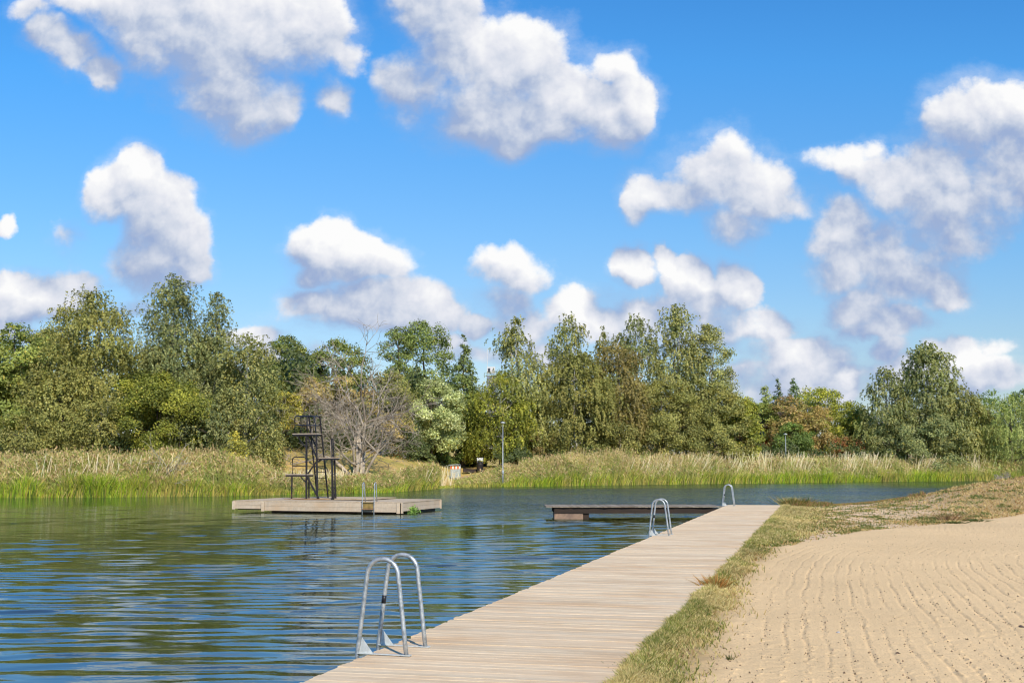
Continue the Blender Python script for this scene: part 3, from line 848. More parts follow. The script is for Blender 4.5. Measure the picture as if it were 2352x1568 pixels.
skirt('skirt_board', .12, 1.5, -.02, ZR - .035, .33, 2)
skirt('skirt_board', 1.66, L1 - .16, -.06, ZR - .035, .40, 2, [1.66, 2.85, L1 - .16])
skirt('skirt_board', 0.05, DR, -.02, ZR - .035, .33, 2, None, 'y')
skirt('skirt_board', .1, DR - .1, L1 + .02, ZR - .035, .36, 2, None, 'y')
skirt('skirt_board', 0.1, L1, DR + .02, ZR - .035, .36, 2)
def post(x, y, zt, hh, sx=.12, sy=.04):
    m = MB(); m.box((x, y, zt - hh / 2), (sx, sy, hh), (1.12, 1.12, 1.1)); m.build('corner_post', M_RAFTW, raft)
post(.05, -.045, ZR - .033, .36, .13, .05); post(1.58, -.09, ZR - .033, .43, .14, .05); post(L1 - .08, -.09, ZR - .033, .45, .15, .05)
post(L1 + .055, .02, ZR - .033, .45, .04, .14); post(L1 + .055, DR - .05, ZR - .033, .40, .04, .14)
mb = MB(); mb.box((L1 / 2 + .85, DR / 2, -.06), (L1 - 2.0, DR - .5, .38)); mb.build('pontoon', M_WETC, raft)
mb = MB(); mb.box((L1 / 2, DR / 2, .30), (L1 - .3, DR - .3, .36)); mb.build('underframe', M_DARKW, raft)
mb = MB()
# landing step recess between the raft ladder rails
lx = (0, 0)
pl = on_plane(856, 1150.5, ZR); lad_x = float((pl - A) @ e1)
# raft ladder (its own thing)
lp = A + e1 * lad_x
rl = thing('raft_ladder', 'tall galvanised ladder with twin hoops hung on the front of the bathing raft', 'ladder', (lp[0], lp[1], ZR), RA)
for xo in (0.0, .56):
    m = MB(); pts = [(xo, -.13, -.95), (xo, -.13, -.2), (xo, -.12, .3), (xo, -.10, .62)]
    for q in np.linspace(PI, 0, 10)[1:-1]: pts.append((xo, -.02 + .09 * math.cos(q), .72 + .12 * math.sin(q)))
    pts += [(xo, .07, .62), (xo, .12, .3), (xo, .17, .002)]
    m.tube(pts, .022, 8); m.build('handrail', M_STEEL, rl, smooth=True)
m = MB(); m.box((.28, -.17, -.30), (.50, .16, .03)); m.build('tread', M_RUST, rl)
m = MB(); m.box((.28, -.12, -.56), (.52, .07, .03), (1, 1, .8)); m.build('tread', M_RUST, rl)
m = MB(); m.box((.28, -.125, -.02), (.50, .05, .03)); m.box((.28, -.095, -.16), (.5, .02, .22)); m.build('landing_plate', surf('algae_stained_wood', (.30, .21, .07), .8, .4, 6, bump=.3), rl)

# plants growing out of the raft's right side
m = MB(); N = 300; pr_ = A + e1 * (L1 + .12); nv = np.array([-e1[1], e1[0], 0])
Cc = rng.normal(0, 1, (N, 3)) * [.16, .16, .10]
m.leaves(Cc, rng.normal(size=(N, 3)) + [0, -.6, .6], rng.uniform(.03, .06, N), rng.uniform(.015, .03, N), pick([(.12, .20, .04), (.17, .26, .06)], N), rng)
m.tube([(0, 0, -.12), (.03, -.02, .1)], .008, 4, col=(.1, .14, .04))
o = m.build('water_plant', M_LEAF); p_ = pr_ + nv * 1.0; o.location = (float(p_[0]), float(p_[1]), .14)
tag(o, 'bright green plant growing from the right side of the bathing raft', 'plant')

# ------------------------------------------------------------------ diving tower
TX = on_plane(702.5, 1145.9, ZR + .03)
tw = thing('diving_tower', 'black steel diving tower with three wooden platforms on the raft', 'diving tower', (TX[0], TX[1], ZR + .028), RA)
def zz2(y): return (970 - y) * .00452
def fr_(x, y, ly=0.0): return ((((x - 820) * .00452) - ly * .39) / .92, ly, zz2(y))
m = MB(); m.box((.05, 0.0, .012), (2.35, .08, .022)); m.box((.05, .75, .012), (2.3, .06, .022)); m.build('base_frame', M_RUST, tw)
def member(name, a, b, wd=.055, mat=M_BLACK):
    mm = MB(); mm.bar(a, b, wd, wd); return mm.build(name, mat, tw)
member('leg', (-.74, 0, .02), (-.74, 0, zz2(742)))
member('leg', (.03, 0, .02), (-.03, 0, zz2(318)), .07)
member('leg', (.04, .22, .02), (.02, .22, zz2(742)), .055)
member('leg', (.60, 0, .02), (.48, 0, zz2(318)), .065)
member('leg', (1.35, 0, .02), (1.30, 0, zz2(572)), .055)
member('leg', (1.24, .5, .02), (1.20, .5, zz2(572)), .055)
member('brace', (-.52, 0, zz2(322)), (-.05, 0, zz2(445)), .045)
member('brace', (0, .02, zz2(325)), (.55, .02, zz2(565)), .055)
member('brace', (.02, .35, zz2(325)), (.45, .1, zz2(445)), .045)
member('brace', (.60, .02, zz2(560)), (.02, .02, zz2(725)), .055)
member('brace', (.02, .02, zz2(738)), (.66, .02, zz2(966)), .065, M_STEEL if False else M_BLACK)
member('brace', (-.28, 0, zz2(745)), (.0, 0, zz2(800)), .045)
member('brace', (.60, .02, zz2(590)), (.75, .02, zz2(565)), .07)
M_PLAT = woodmat('platform_boards', (.50, .42, .33), (.38, .30, .22), (.34, .20, .12), (1, 5, 1))
def platform(x0, x1, y0, y1, z, dk_z=.07):
    mm = MB(); mm.bar((x0 + .03, y0 + .03, z - .075), (x1 - .03, y0 + .03, z - .075), .05, .075); mm.bar((x0 + .03, y1 - .03, z - .075), (x1 - .03, y1 - .03, z - .075), .05, .075)
    mm.bar((x0 + .06, y0, z - .07), (x0 + .06, y1, z - .07), .05, .06); mm.bar((x1 - .06, y0, z - .07), (x1 - .06, y1, z - .07), .05, .06)
    fr = mm.build('platform_frame', M_BLACK, tw)
    mm = MB(); n = max(int((y1 - y0) / .1), 3)
    for q in range(n):
        tn = rn.uniform(.9, 1.1); wq = (y1 - y0) / n
        mm.box(((x0 + x1) / 2, y0 + wq * (q + .5), z - .012), (x1 - x0 + rn.uniform(-.03, .02), wq - .01, .04), (tn, tn, tn))
    mm.build('platform', M_PLAT, tw)
platform(-.76, .50, -.04, .56, zz2(300)); platform(-1.10, .10, -.04, .56, zz2(716)); platform(.64, 1.42, -.06, .60, zz2(546))
def rail(pts, r=.022, mat=M_BLACK):
    mm = MB(); mm.tube(pts, r, 8); return mm.build('guard_rail', mat, tw, smooth=True)
# low platform rail
zt, zb = zz2(540), zz2(716)
rail([(-.72, 0, zb), (-.735, 0, zt - .12), (-.70, 0, zt - .035), (-.62, 0, zt), (-.15, 0, zt), (-.06, 0, zt - .04), (-.02, 0, zt - .13)], .026)
rail([(-.735, 0, zz2(632)), (-.01, 0, zz2(632))], .022)
# top platform rails, front and back
zt = zz2(120); zm = zz2(214); zp = zz2(300)
for ly, nm in ((0.0, 0), (.52, 1)):
    rail([(-.64, ly, zp), (-.66, ly, zt - .10), (-.62, ly, zt - .02), (-.55, ly, zt), (.25, ly, zt), (.33, ly, zt - .03), (.38, ly, zt - .14), (.46, ly, zp)], .026, M_NAVY)
    rail([(-.655, ly, zm), (.42, ly, zm)], .022, M_NAVY)
    for xq in ((-.30,) if nm == 0 else (-.32, .02)): rail([(xq, ly, zt), (xq + .03, ly, zp)], .015)
rail([(.0, 0, zt), (.0, 0, zp)], .03)
# ladder up to the top platform
def lad_pt(x, z, l0=1.3, l3=.52): return (x, l0 + (l3 - l0) * z / 3.0, z)
for xq in (-.08, .48):
    member('ladder_rail', lad_pt(xq, .0), lad_pt(xq, zt + .0), .055)
for yq in (400, 465, 527, 582, 645, 705, 765, 825, 885):
    z = zz2(yq) + .04; mm = MB(); mm.bar(lad_pt(-.06, z), lad_pt(.46, z), .05, .03); mm.build('rung', M_OLDW if yq < 600 else M_BLACK, tw)
# ladder seen edge on at the middle platform
for (xb, xt, ly) in ((1.37, 1.18, 0.04), (1.26, 1.02, .5)):
    member('ladder_rail', (xb + .03, ly, 0.01), (xt + .06, ly, zz2(350)), .045)
for q in range(8):
    z = .25 + q * .3; xm = 1.34 - .16 * z / 2.8; mm = MB(); mm.bar((xm + .04, .05, z), (xm - .07, .5, z), .03, .03); mm.build('rung', M_BLACK, tw)

# ------------------------------------------------------------------ reeds
def reed_h(px):
    return np.interp(px, [-900, 0, 250, 450, 560, 640, 760, 860, 930, 990, 1003, 1006, 1042, 1045, 1080, 1150, 1250, 1340, 1450, 1560, 1700, 1740, 1850, 2000, 2150, 2300, 2600, 2900],
                     [2.5, 2.2, 2.6, 2.45, 2.1, 1.15, 1.0, 1.2, 1.6, 1.8, 1.5, .15, .15, .5, 1.0, 1.6, 2.3, 2.8, 2.9, 2.8, 2.7, 2.2, 2.3, 2.3, 2.3, 2.0, 1.8, 1.8])
def reed_belt(n_tall, n_front, n_tan):
    mb = MB()
    def place(n, smin, smax, p=1.0):
        px = rng.uniform(-500, 2800, n)
        # equal shoreline density: sample on the polyline x
        x = np.interp(px, [q[0] for q in SH_PX], SH[:, 0])
        s = smin + (smax - smin) * rng.uniform(size=n) ** p
        ysh = y_shore(x)
        return px, x, ysh + s, s
    # tall reeds
    px, x, y, s = place(n_tall, -.2, 5.5, .9)
    k = s < np.interp(px, [540, 600, 1000, 1045, 1120, 1220], [5.5, 3.2, 3.0, 1.6, 2.2, 5.5]); px, x, y, s = px[k], x[k], y[k], s[k]
    hmax = reed_h(px); lump = fbm(x * .45, y * .6, 101, 3); lump2 = fbm(x * 1.6, y * 1.6, 102, 2)
    k = (hmax > .3) & (rng.uniform(size=len(px)) < .55 + .6 * lump)
    px, x, y, s, hmax, lump, lump2 = [q[k] for q in (px, x, y, s, hmax, lump, lump2)]
    n = len(px); z = far_z(x, y) * 1.0
    h = hmax * (.70 + .50 * lump + .14 * rng.normal(size=n)) * (.50 + .50 * sstep(-.3, 2.4, s + 2.6 * (fbm(x * .5, x * 0, 107, 2) - .42))) - (z - .1) * .6
    h = np.clip(h, .4, 4)
    tanness = np.clip((.10 + 1.5 * (lump2 - .45) + .38 * sstep(900, 1300, px) * sstep(2000, 1600, px) + .12) * (.25 + .75 * sstep(0, 2.5, s)), 0, .95)
    istan = rng.uniform(size=n) < tanness
    g = pick([(.22, .25, .06), (.28, .29, .075), (.16, .19, .05), (.34, .32, .09)], n); tn = pick([(.52, .40, .20), (.62, .50, .28), (.42, .31, .15)], n)
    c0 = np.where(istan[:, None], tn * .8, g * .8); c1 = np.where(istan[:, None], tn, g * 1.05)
    leanx = (fbm(x * .25, y * .25, 103, 2) - .40) * .55
    tip = np.stack([h * (leanx + rng.normal(0, .09, n)), h * rng.normal(0, .08, n), h], 1)
    wv = rng.uniform(-.4, .4, n); wd = .028 + .00016 * y
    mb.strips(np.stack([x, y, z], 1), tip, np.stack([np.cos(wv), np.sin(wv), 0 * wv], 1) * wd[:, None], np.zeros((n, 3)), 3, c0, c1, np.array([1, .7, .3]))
    # leaves hanging from the stems
    for rep in range(3):
        f = rng.uniform(.35, .95, n)
        b = np.stack([x, y, z], 1) + tip * f[:, None]
        sg = np.where(rng.uniform(size=n) < .65, 1, -1)
        L = rng.uniform(.3, .6, n)
        tv = np.stack([sg * L * .42, rng.normal(0, .12, n), L * .95], 1)
        ln = np.stack([sg * L * .35, 0 * L, -L * .45], 1)
        W = np.stack([.85 + 0 * L, .2 + 0 * L, .5 + 0 * L], 1) * (.030 + .00015 * y)[:, None]
        cl = np.where((rng.uniform(size=n) < .5 * istan + .12)[:, None], tn, g * 1.1)
        mb.strips(b, tv, W, ln, 3, cl, cl)
    # plumes
    kk_ = rng.uniform(size=n) < .45
    C = (np.stack([x, y, z], 1) + tip * .97)[kk_]
    for rep in range(2):
        mb.leaves(C + rng.normal(0, .05, C.shape), rng.normal(size=C.shape) + [0, -1, .3], rng.uniform(.08, .18, len(C)), rng.uniform(.03, .05, len(C)), pick([(.30, .20, .10), (.40, .28, .13), (.50, .38, .20)], len(C)), rng, down=1.2)
    # bright green sedge along the waterline
    px, x, y, s = place(n_front, -.35, 1.5, 1.1)
    hm = np.clip(reed_h(px) * .62, .6, 1.5); lump = fbm(x * .8, y * .8, 104, 3)
    k = (reed_h(px) > .1); px, x, y, s, hm, lump = [q[k] for q in (px, x, y, s, hm, lump)]; n = len(px)
    h = hm * (.25 + 1.35 * lump) * rng.uniform(.55, 1.15, n)
    h = np.where((px > 1004) & (px < 1043), .14, h)
    z = np.maximum(far_z(x, y), -.05)
    pat = fbm(x * .3, y * .3, 105, 3)
    gr = pick([(.27, .38, .03), (.35, .44, .04), (.14, .21, .03), (.44, .45, .05)], n); yl = pick([(.56, .47, .12), (.38, .33, .09), (.20, .22, .055)], n)
    cc = np.where((rng.uniform(size=n) < .22 + 1.5 * (pat - .35) * 1.2)[:, None], yl, gr)
    tip = np.stack([h * rng.normal(.05, .16, n), h * rng.normal(0, .12, n), h], 1)
    ln = np.stack([h * rng.normal(0, .22, n), h * rng.normal(-.05, .2, n), -h * .12], 1)
    wv = rng.uniform(-.4, .4, n)
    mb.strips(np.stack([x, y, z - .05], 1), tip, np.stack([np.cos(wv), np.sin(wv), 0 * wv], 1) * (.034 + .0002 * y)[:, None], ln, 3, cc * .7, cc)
    # drifts of bleached fallen stalks
    cx = [-28.5, -26.5, -24, -15.5, -13.5, -31.5, -17, 14, 17, 20, 11, 25, 29, 40, 44, 52, 60, 33, -7.5]
    i = rng.integers(0, len(cx), n_tan)
    x = np.array(cx)[i] + rng.normal(0, .9, n_tan); s = rng.uniform(.8, 5.5, n_tan); y = y_shore(x) + s; z = far_z(x, y)
    h = rng.uniform(1.2, 3.1, n_tan) * np.interp(x, [-30, -20, -18, -6, 8, 20], [.9, .9, .5, .6, .8, 1.15]); lx_ = rng.normal(.18, .28, n_tan) + .2 * np.sin(np.array(cx)[i])
    cc = pick([(.68, .58, .38), (.58, .46, .28), (.72, .64, .46)], n_tan)
    wv = rng.uniform(-.4, .4, n_tan)
    mb.strips(np.stack([x, y, z], 1), np.stack([h * lx_, h * rng.normal(0, .1, n_tan), h * np.sqrt(np.clip(1 - lx_ ** 2 * .6, .3, 1))], 1), np.stack([np.cos(wv), np.sin(wv), 0 * wv], 1) * .05, np.zeros((n_tan, 3)), 3, cc * .85, cc, np.array([1, .9, .6]))
    return mb
tag(reed_belt(66000, 56000, 3600).build('reeds', M_REED), 'tall tan and green reed belt with bright sedge along the far waterline', 'reeds', None, 'stuff')

# ------------------------------------------------------------------ trees
PAL = {
 'birch': [(.175, .180, .058), (.210, .210, .070), (.135, .145, .050), (.245, .225, .080)],
 'birch_dark': [(.135, .150, .056), (.170, .178, .066), (.105, .120, .046), (.20, .195, .075)],
 'olive': [(.205, .195, .055), (.175, .170, .048), (.245, .220, .065), (.140, .142, .040)],
 'brown': [(.225, .180, .062), (.195, .160, .055), (.26, .20, .07), (.19, .16, .055)],
 'maple': [(.235, .240, .035), (.185, .200, .032), (.30, .29, .04), (.14, .155, .028)],
 'oak': [(.125, .145, .034), (.095, .115, .030), (.165, .180, .042)],
 'poplar': [(.155, .190, .052), (.190, .225, .066), (.125, .150, .044)],
 'white': [(.29, .31, .13), (.35, .36, .17), (.24, .26, .10), (.16, .18, .065)],
 'willow': [(.24, .265, .080), (.28, .30, .10), (.19, .215, .06)],
 'yellow': [(.36, .29, .045), (.29, .26, .045), (.22, .21, .04)],
 'red': [(.34, .12, .06), (.26, .12, .05), (.20, .15, .05), (.16, .15, .045)],
 'rust': [(.27, .195, .070), (.23, .175, .058), (.21, .19, .058), (.29, .20, .080)],
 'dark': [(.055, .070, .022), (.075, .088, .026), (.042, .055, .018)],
 'green': [(.095, .140, .030), (.08, .115, .026), (.13, .175, .038)],
 'conifer': [(.06, .09, .030), (.09, .12, .038)],
}
def profile(kind):
    return {
     'dome': [(0, .68), (.12, .92), (.35, 1), (.65, .97), (.82, .80), (.94, .52), (1, .18)],
     'birch': [(0, .75), (.12, 1), (.4, 1), (.6, .90), (.78, .68), (.92, .42), (1, .12)],
     'spire': [(0, .85), (.2, 1), (.45, .92), (.65, .70), (.82, .46), (.94, .24), (1, .05)],
     'cone': [(0, .85), (.15, 1), (.4, .80), (.7, .45), (.9, .18), (1, .03)],
     'column': [(0, .8), (.2, 1), (.6, 1), (.8, .86), (.93, .58), (1, .15)],
     'weep': [(0, .85), (.2, 1), (.55, 1), (.78, .82), (.92, .5), (1, .15)],
     'ball': [(0, .55), (.2, .9), (.5, 1), (.8, .8), (1, .25)],
    }[kind]

def crown(seed, H, Rr, z0, prof, pal, n, style='clump', leaf=.12, lobes=34, squash=.8, bright=1.0):
    """leaf cards in clumps spread through an uneven crown envelope"""
    rg = np.random.default_rng(seed)
    T = np.array([p[0] for p in prof]); Q = np.array([p[1] for p in prof])
    pal = np.array(PAL[pal]) * bright * 1.0
    Hc = H - z0
    area = 2 * PI * Rr * .8 * Hc
    cr0 = min(.24 * Rr + .18, .95)
    K = int(np.clip(area / (cr0 * cr0 * 1.5), 40, 620))
    tt = rg.uniform(0, 1, K * 4); tt = tt[rg.uniform(size=K * 4) < np.interp(tt, T, Q) * .85 + .15][:K]; K = len(tt)
    ph = rg.uniform(0, 2 * PI, K)
    # big uneven boughs: the envelope swells and shrinks with direction and height
    lumps = fbm(ph * 1.1 + seed, tt * Hc / (Rr * .9) + 7.3, seed % 97, 3)
    Re = np.interp(tt, T, Q) * Rr * (.68 + .68 * lumps)
    rho = Re * np.where(rg.uniform(size=K) < .72, rg.uniform(.70, 1.0, K), rg.uniform(.15, .7, K))
    CC = np.stack([rho * np.cos(ph), rho * np.sin(ph), z0 + Hc * tt], 1)
    CR = cr0 * rg.uniform(.6, 1.25, K) * (.45 + .55 * np.minimum(1, Re / (.5 * Rr)))
    # leading shoots at the top
    ntop = 7
    CC[:ntop] = np.stack([rg.normal(0, .13 * Rr, ntop), rg.normal(0, .13 * Rr, ntop), H - rg.uniform(.0, .12, ntop) * Hc * np.arange(ntop) / 2], 1)
    CR[:ntop] = cr0 * .42
    CC[0] = (0, 0, H - cr0 * .3)
    CC[:, 2] = np.minimum(CC[:, 2], H - CR * .3)
    br = .80 + .42 * fbm(ph * 1.7 + 3, tt * Hc / Rr * 1.6, seed % 89 + 3, 2); bc = rg.uniform(.84, 1.16, K)
    mixl = rg.integers(0, len(pal), K)
    pw = CR ** 2 * np.where(rho > .6 * Re, 1.0, .8); pw /= pw.sum()
    mb = MB()
    if style in ('weep', 'willow'):
        per = 12 if style == 'weep' else 20
        ns = n // per
        ki = rg.choice(K, ns, p=pw)
        anc = CC[ki] + rg.normal(size=(ns, 3)) * CR[ki][:, None] * np.array([.62, .62, .5])
        Ls = rg.uniform(.35, 1.15, ns) * (1.0 if style == 'weep' else 1.9) * min(1, H / 12)
        hgt = anc[:, 2] / H
        Ls = Ls * (1.25 - .75 * hgt)
        Ls = np.minimum(Ls, np.maximum(anc[:, 2] - z0 * .5, .25))
        u = np.linspace(0, 1, per)[None] + rg.uniform(-.05, .05, (ns, per))
        sway = rg.normal(0, .12, (ns, 2)) + (anc[:, :2] / (np.linalg.norm(anc[:, :2], axis=1)[:, None] + .3)) * .30
        P = np.zeros((ns, per, 3)); jt_ = .06
        P[..., 0] = anc[:, 0, None] + sway[:, 0, None] * np.sqrt(np.abs(u)) * Ls[:, None] + rg.normal(0, jt_, (ns, per))
        P[..., 1] = anc[:, 1, None] + sway[:, 1, None] * np.sqrt(np.abs(u)) * Ls[:, None] + rg.normal(0, jt_, (ns, per))
        P[..., 2] = anc[:, 2, None] + .14 * np.sin(np.clip(u, 0, 1) * 3) - u * Ls[:, None]
        C = P.reshape(-1, 3); ki = np.repeat(ki, per); down = .8
    else:
        ki = rg.choice(K, n, p=pw)
        g = rg.normal(size=(n, 3)); g /= np.maximum(np.linalg.norm(g, axis=1)[:, None], .5) / rg.uniform(.35, 1.1, (n, 1))
        C = CC[ki] + g * CR[ki][:, None] * np.array([1, 1, .68])
        C[:, 2] -= .30 * CR[ki] * (g[:, 0] ** 2 + g[:, 1] ** 2)
        down = None
    N = len(C)
    out = C - CC[ki]; out /= np.linalg.norm(out, axis=1)[:, None] + .05
    gout = C - np.array([0, 0, z0 + Hc * .4]); gout /= np.linalg.norm(gout, axis=1)[:, None] + .01
    nrm = rg.normal(size=(N, 3)) * .50 + out * .45 + gout * .45 + np.array([0, 0, .30])
    pi_ = np.where(rg.uniform(size=N) < .6, mixl[ki], rg.integers(0, len(pal), N))
    col = pal[pi_] * (br[ki] * bc[ki])[:, None] * rg.uniform(.72, 1.30, (N, 1))
    yel = rg.uniform(size=N) < .03
    col[yel] = np.array([.36, .29, .06]) * rg.uniform(.7, 1.1, (yel.sum(), 1))
    L = leaf * rg.uniform(.6, 1.25, N)
    mb.leaves(C, nrm, L, L * (.62 if style != 'willow' else .3), col, rg, down)
    sel = rg.choice(K, min(lobes, K), replace=False)
    return mb, CC[sel], np.repeat(CC[sel][:, None], 4, 1) + rg.normal(size=(len(sel), 4, 3)) * .5, CR[sel]

def limb(mb, a, b, r0, r1, rg, n=6, sag=.12, sides=5):
    a = np.array(a); b = np.array(b); t_ = np.linspace(0, 1, n)[:, None]
    L = np.linalg.norm(b - a)
    mid = rg.normal(0, .07, (n, 3)) * L * np.sin(t_ * PI) 
    p = a + (b - a) * t_ + mid; p[:, 2] -= (np.sin(t_[:, 0] * PI)) * sag * L * .5
    mb.tube(p, np.linspace(r0, r1, n), sides, cap=False)

def tree(name, label, px, top, half, depth, pal='birch', prof='birch', style='clump', n=16000, leaf=.12, z0=.16, lobes=34, bark=None,
         stems=1, seed=None, squash=.8, group=None, cat='tree', ry=None, bright=1.0, lean=0.0, limbs=.5, tr=1.0):
    seed = seed or int(px * 7 + top)
    depth += 4 if seed < 30 else (9 if seed < 50 else (9 if seed < 70 else (11 if seed < 94 else 4)))
    depth += ry or 0
    rg = np.random.default_rng(seed)
    P = at_depth(px, top, depth)
    zb = float(far_z(np.array([P[0]]), np.array([P[1]]))[0])
    H = P[2] - zb; Rr = half * 1.10 / FPX * depth
    z0 = z0 * H
    mb, LC, CC, LRad = crown(seed, H, Rr, z0, profile(prof), pal, n, style, leaf, lobes, squash, bright=bright)
    root = thing(name, label, cat, (P[0], P[1], zb - .15), rg.uniform(-.3, .3), group)
    mb.build('crown', M_LEAF, root)
    tm = MB(); r0 = (.016 * H + .05) * tr
    tops = []
    for sidx in range(stems):
        an = rg.uniform(0, 2 * PI); sp_ = 0 if stems == 1 else Rr * rg.uniform(.15, .5)
        tp = np.array([sp_ * math.cos(an), sp_ * math.sin(an), H * rg.uniform(.86, .95)])
        ts = np.linspace(0, 1, 9)[:, None]
        pth = np.array([rg.normal(0, .1) if stems > 1 else 0, 0, -.3]) * (1 - ts) + tp * ts + rg.normal(0, .012 * H, (9, 3)) * np.array([1, 1, 0]) * ts * (1 - .3 * ts)
        pth[:, :2] *= (ts ** .8)
        tm.tube(pth, r0 * (1 - ts[:, 0] * .93) / (1 if stems == 1 else 1.4), 8, cap=False)
        tops.append(pth)
    for q in range(len(LC)):
        if rg.uniform() > limbs: continue
        pth = tops[rg.integers(0, stems)]
        zt_ = max(LC[q][2] - LRad[q] * rg.uniform(.8, 2.2) - rg.uniform(.02, .12) * H, H * .12)
        i_ = int(np.clip(np.searchsorted(pth[:, 2], zt_), 1, 8)); st = pth[i_]
        rb = r0 * (1 - st[2] / H * .9) * .5
        limb(tm, st, LC[q], rb, rb * .25, rg)
        for k_ in rg.integers(0, CC.shape[1], 4): limb(tm, LC[q] * .92 + st * .08, CC[q, k_], rb * .3, rb * .1, rg, 4, .05, 3)
    tm.build('trunk', bark or M_BARK, root, smooth=True)
    return root

B = M_BIRCH
# ---- left group
tree('broadleaf_tree', 'mid green bushy tree at the far left edge of the picture', 40, 738, 95, 90, 'oak', 'dome', n=30000, seed=11, bright=1.35)
tree('broadleaf_tree', 'thin topped green tree between the far left bushy tree and the weeping birch', 105, 752, 70, 92, 'birch', 'column', n=16000, seed=12)
tree('weeping_birch', 'loose open crowned weeping birch left of the tallest birch', 215, 668, 80, 85, 'olive', 'weep', 'weep', 34000, .085, .42, 30, B, stems=2, seed=13, tr=.8)
tree('broadleaf_tree', 'brownish olive tree under the loose weeping birch on the left', 150, 800, 74, 83, 'olive', 'dome', 'weep', 34000, .085, .12, 34, seed=14)
tree('silver_birch', 'tallest birch of the left group with a pointed grey green crown', 402, 628, 76, 88, 'birch_dark', 'spire', 'weep', 52000, .085, .16, 46, B, seed=15)
tree('silver_birch', 'slightly lower birch joined to the right side of the tallest birch', 500, 668, 54, 89, 'birch_dark', 'spire', 'weep', 36000, .085, .12, 34, B, seed=16)
tree('silver_birch', 'dark drooping birch at the right end of the left group hanging over the meadow', 568, 765, 68, 86, 'birch', 'weep', 'weep', 42000, .085, .05, 34, B, seed=17, bright=.92)
tree('maple_tree', 'bright yellow green maple in front of the tallest birch', 365, 850, 105, 80, 'maple', 'dome', n=52000, leaf=.085, z0=.04, lobes=46, seed=18, bright=.72)
tree('broadleaf_tree', 'olive birch scrub below the loose weeping birch', 235, 905, 60, 79, 'olive', 'column', 'weep', 16000, .08, .05, 22, B, seed=19)
tree('broadleaf_tree', 'shrubby dark green tree above the reeds at the lower left corner of the woods', 60, 945, 90, 78, 'olive', 'dome', n=20000, leaf=.085, z0=.03, seed=20)
tree('broadleaf_tree', 'low dark tree under the drooping birch at the meadow edge', 470, 905, 90, 82, 'birch_dark', 'dome', 'weep', 24000, .08, .03, 30, seed=21)
tree('sapling', 'small yellow leaved sapling at the right foot of the left group', 540, 985, 26, 78, 'yellow', 'ball', n=2200, leaf=.08, z0=.05, lobes=12, seed=22, cat='sapling')
# ---- behind the meadow
tree('oak_tree', 'dark green oak left of the dead tree', 655, 768, 48, 112, 'oak', 'dome', n=18000, seed=31, z0=.2)
tree('oak_tree', 'dark green oak standing right behind the top of the dead tree', 775, 778, 66, 116, 'oak', 'dome', n=20000, seed=32, z0=.2)
tree('oak_tree', 'lower dark oak between the two taller oaks', 712, 810, 40, 118, 'dark', 'dome', n=9000, seed=33)
tree('oak_tree', 'low green tree behind the left side of the meadow', 690, 860, 70, 108, 'maple', 'dome', n=15000, z0=.1, seed=34, bright=.8)
tree('poplar_tree', 'rounded bright green poplar with a broad top right of the dead tree', 975, 732, 62, 120, 'poplar', 'dome', n=26000, seed=35)
tree('poplar_tree', 'narrower poplar leaning on the left side of the rounded poplar', 918, 745, 45, 118, 'poplar', 'column', n=13000, seed=36, bright=.9)
tree('poplar_tree', 'slim pointed poplar between the rounded poplar and the weeping birches', 1065, 765, 38, 116, 'poplar', 'cone', n=14000, seed=37, bright=.85)
tree('whitebeam_tree', 'pale silvery green whitebeam right of the dead tree', 992, 872, 76, 103, 'white', 'ball', n=36000, leaf=.10, z0=.18, lobes=44, ry=5, seed=38)
tree('broadleaf_tree', 'rusty brown leaved tree behind the branches of the dead tree', 775, 860, 95, 100, 'rust', 'dome', n=15000, z0=.15, seed=39)
tree('broadleaf_tree', 'olive tree filling the gap behind the pale whitebeam', 905, 850, 60, 106, 'olive', 'dome', n=13000, z0=.1, seed=40)
tree('small_tree', 'small yellow green tree with pale forked stems behind the diving tower', 650, 895, 42, 93, 'yellow', 'dome', n=5000, leaf=.10, z0=.35, lobes=20, bark=M_PALE, stems=4, seed=41, limbs=.8, tr=.7)
tree('bush', 'yellow and orange tinged bush right of the dead tree trunk', 958, 990, 42, 97, 'yellow', 'ball', n=8000, leaf=.09, z0=.03, lobes=26, ry=12, seed=42, cat='bush', bright=.75)
tree('bush', 'dark green bush at the foot of the pale whitebeam', 1010, 1012, 46, 98, 'green', 'ball', n=7000, leaf=.09, z0=.03, lobes=24, ry=14, seed=43, cat='bush', bright=.75)
tree('bush', 'leafy green hedge like bush at the back edge of the meadow', 720, 985, 70, 108, 'green', 'ball', n=8000, leaf=.10, z0=.02, lobes=26, seed=44, cat='bush')
tree('bush', 'reddish brown bush behind the right branches of the dead tree', 890, 945, 55, 100, 'rust', 'ball', n=9000, leaf=.10, z0=.02, lobes=26, seed=45, cat='bush')
tree('fir_tree', 'dark brown green fir in the shade between whitebeam and weeping birch', 1085, 850, 45, 118, 'conifer', 'cone', n=14000, z0=.12, seed=46, bright=.8)
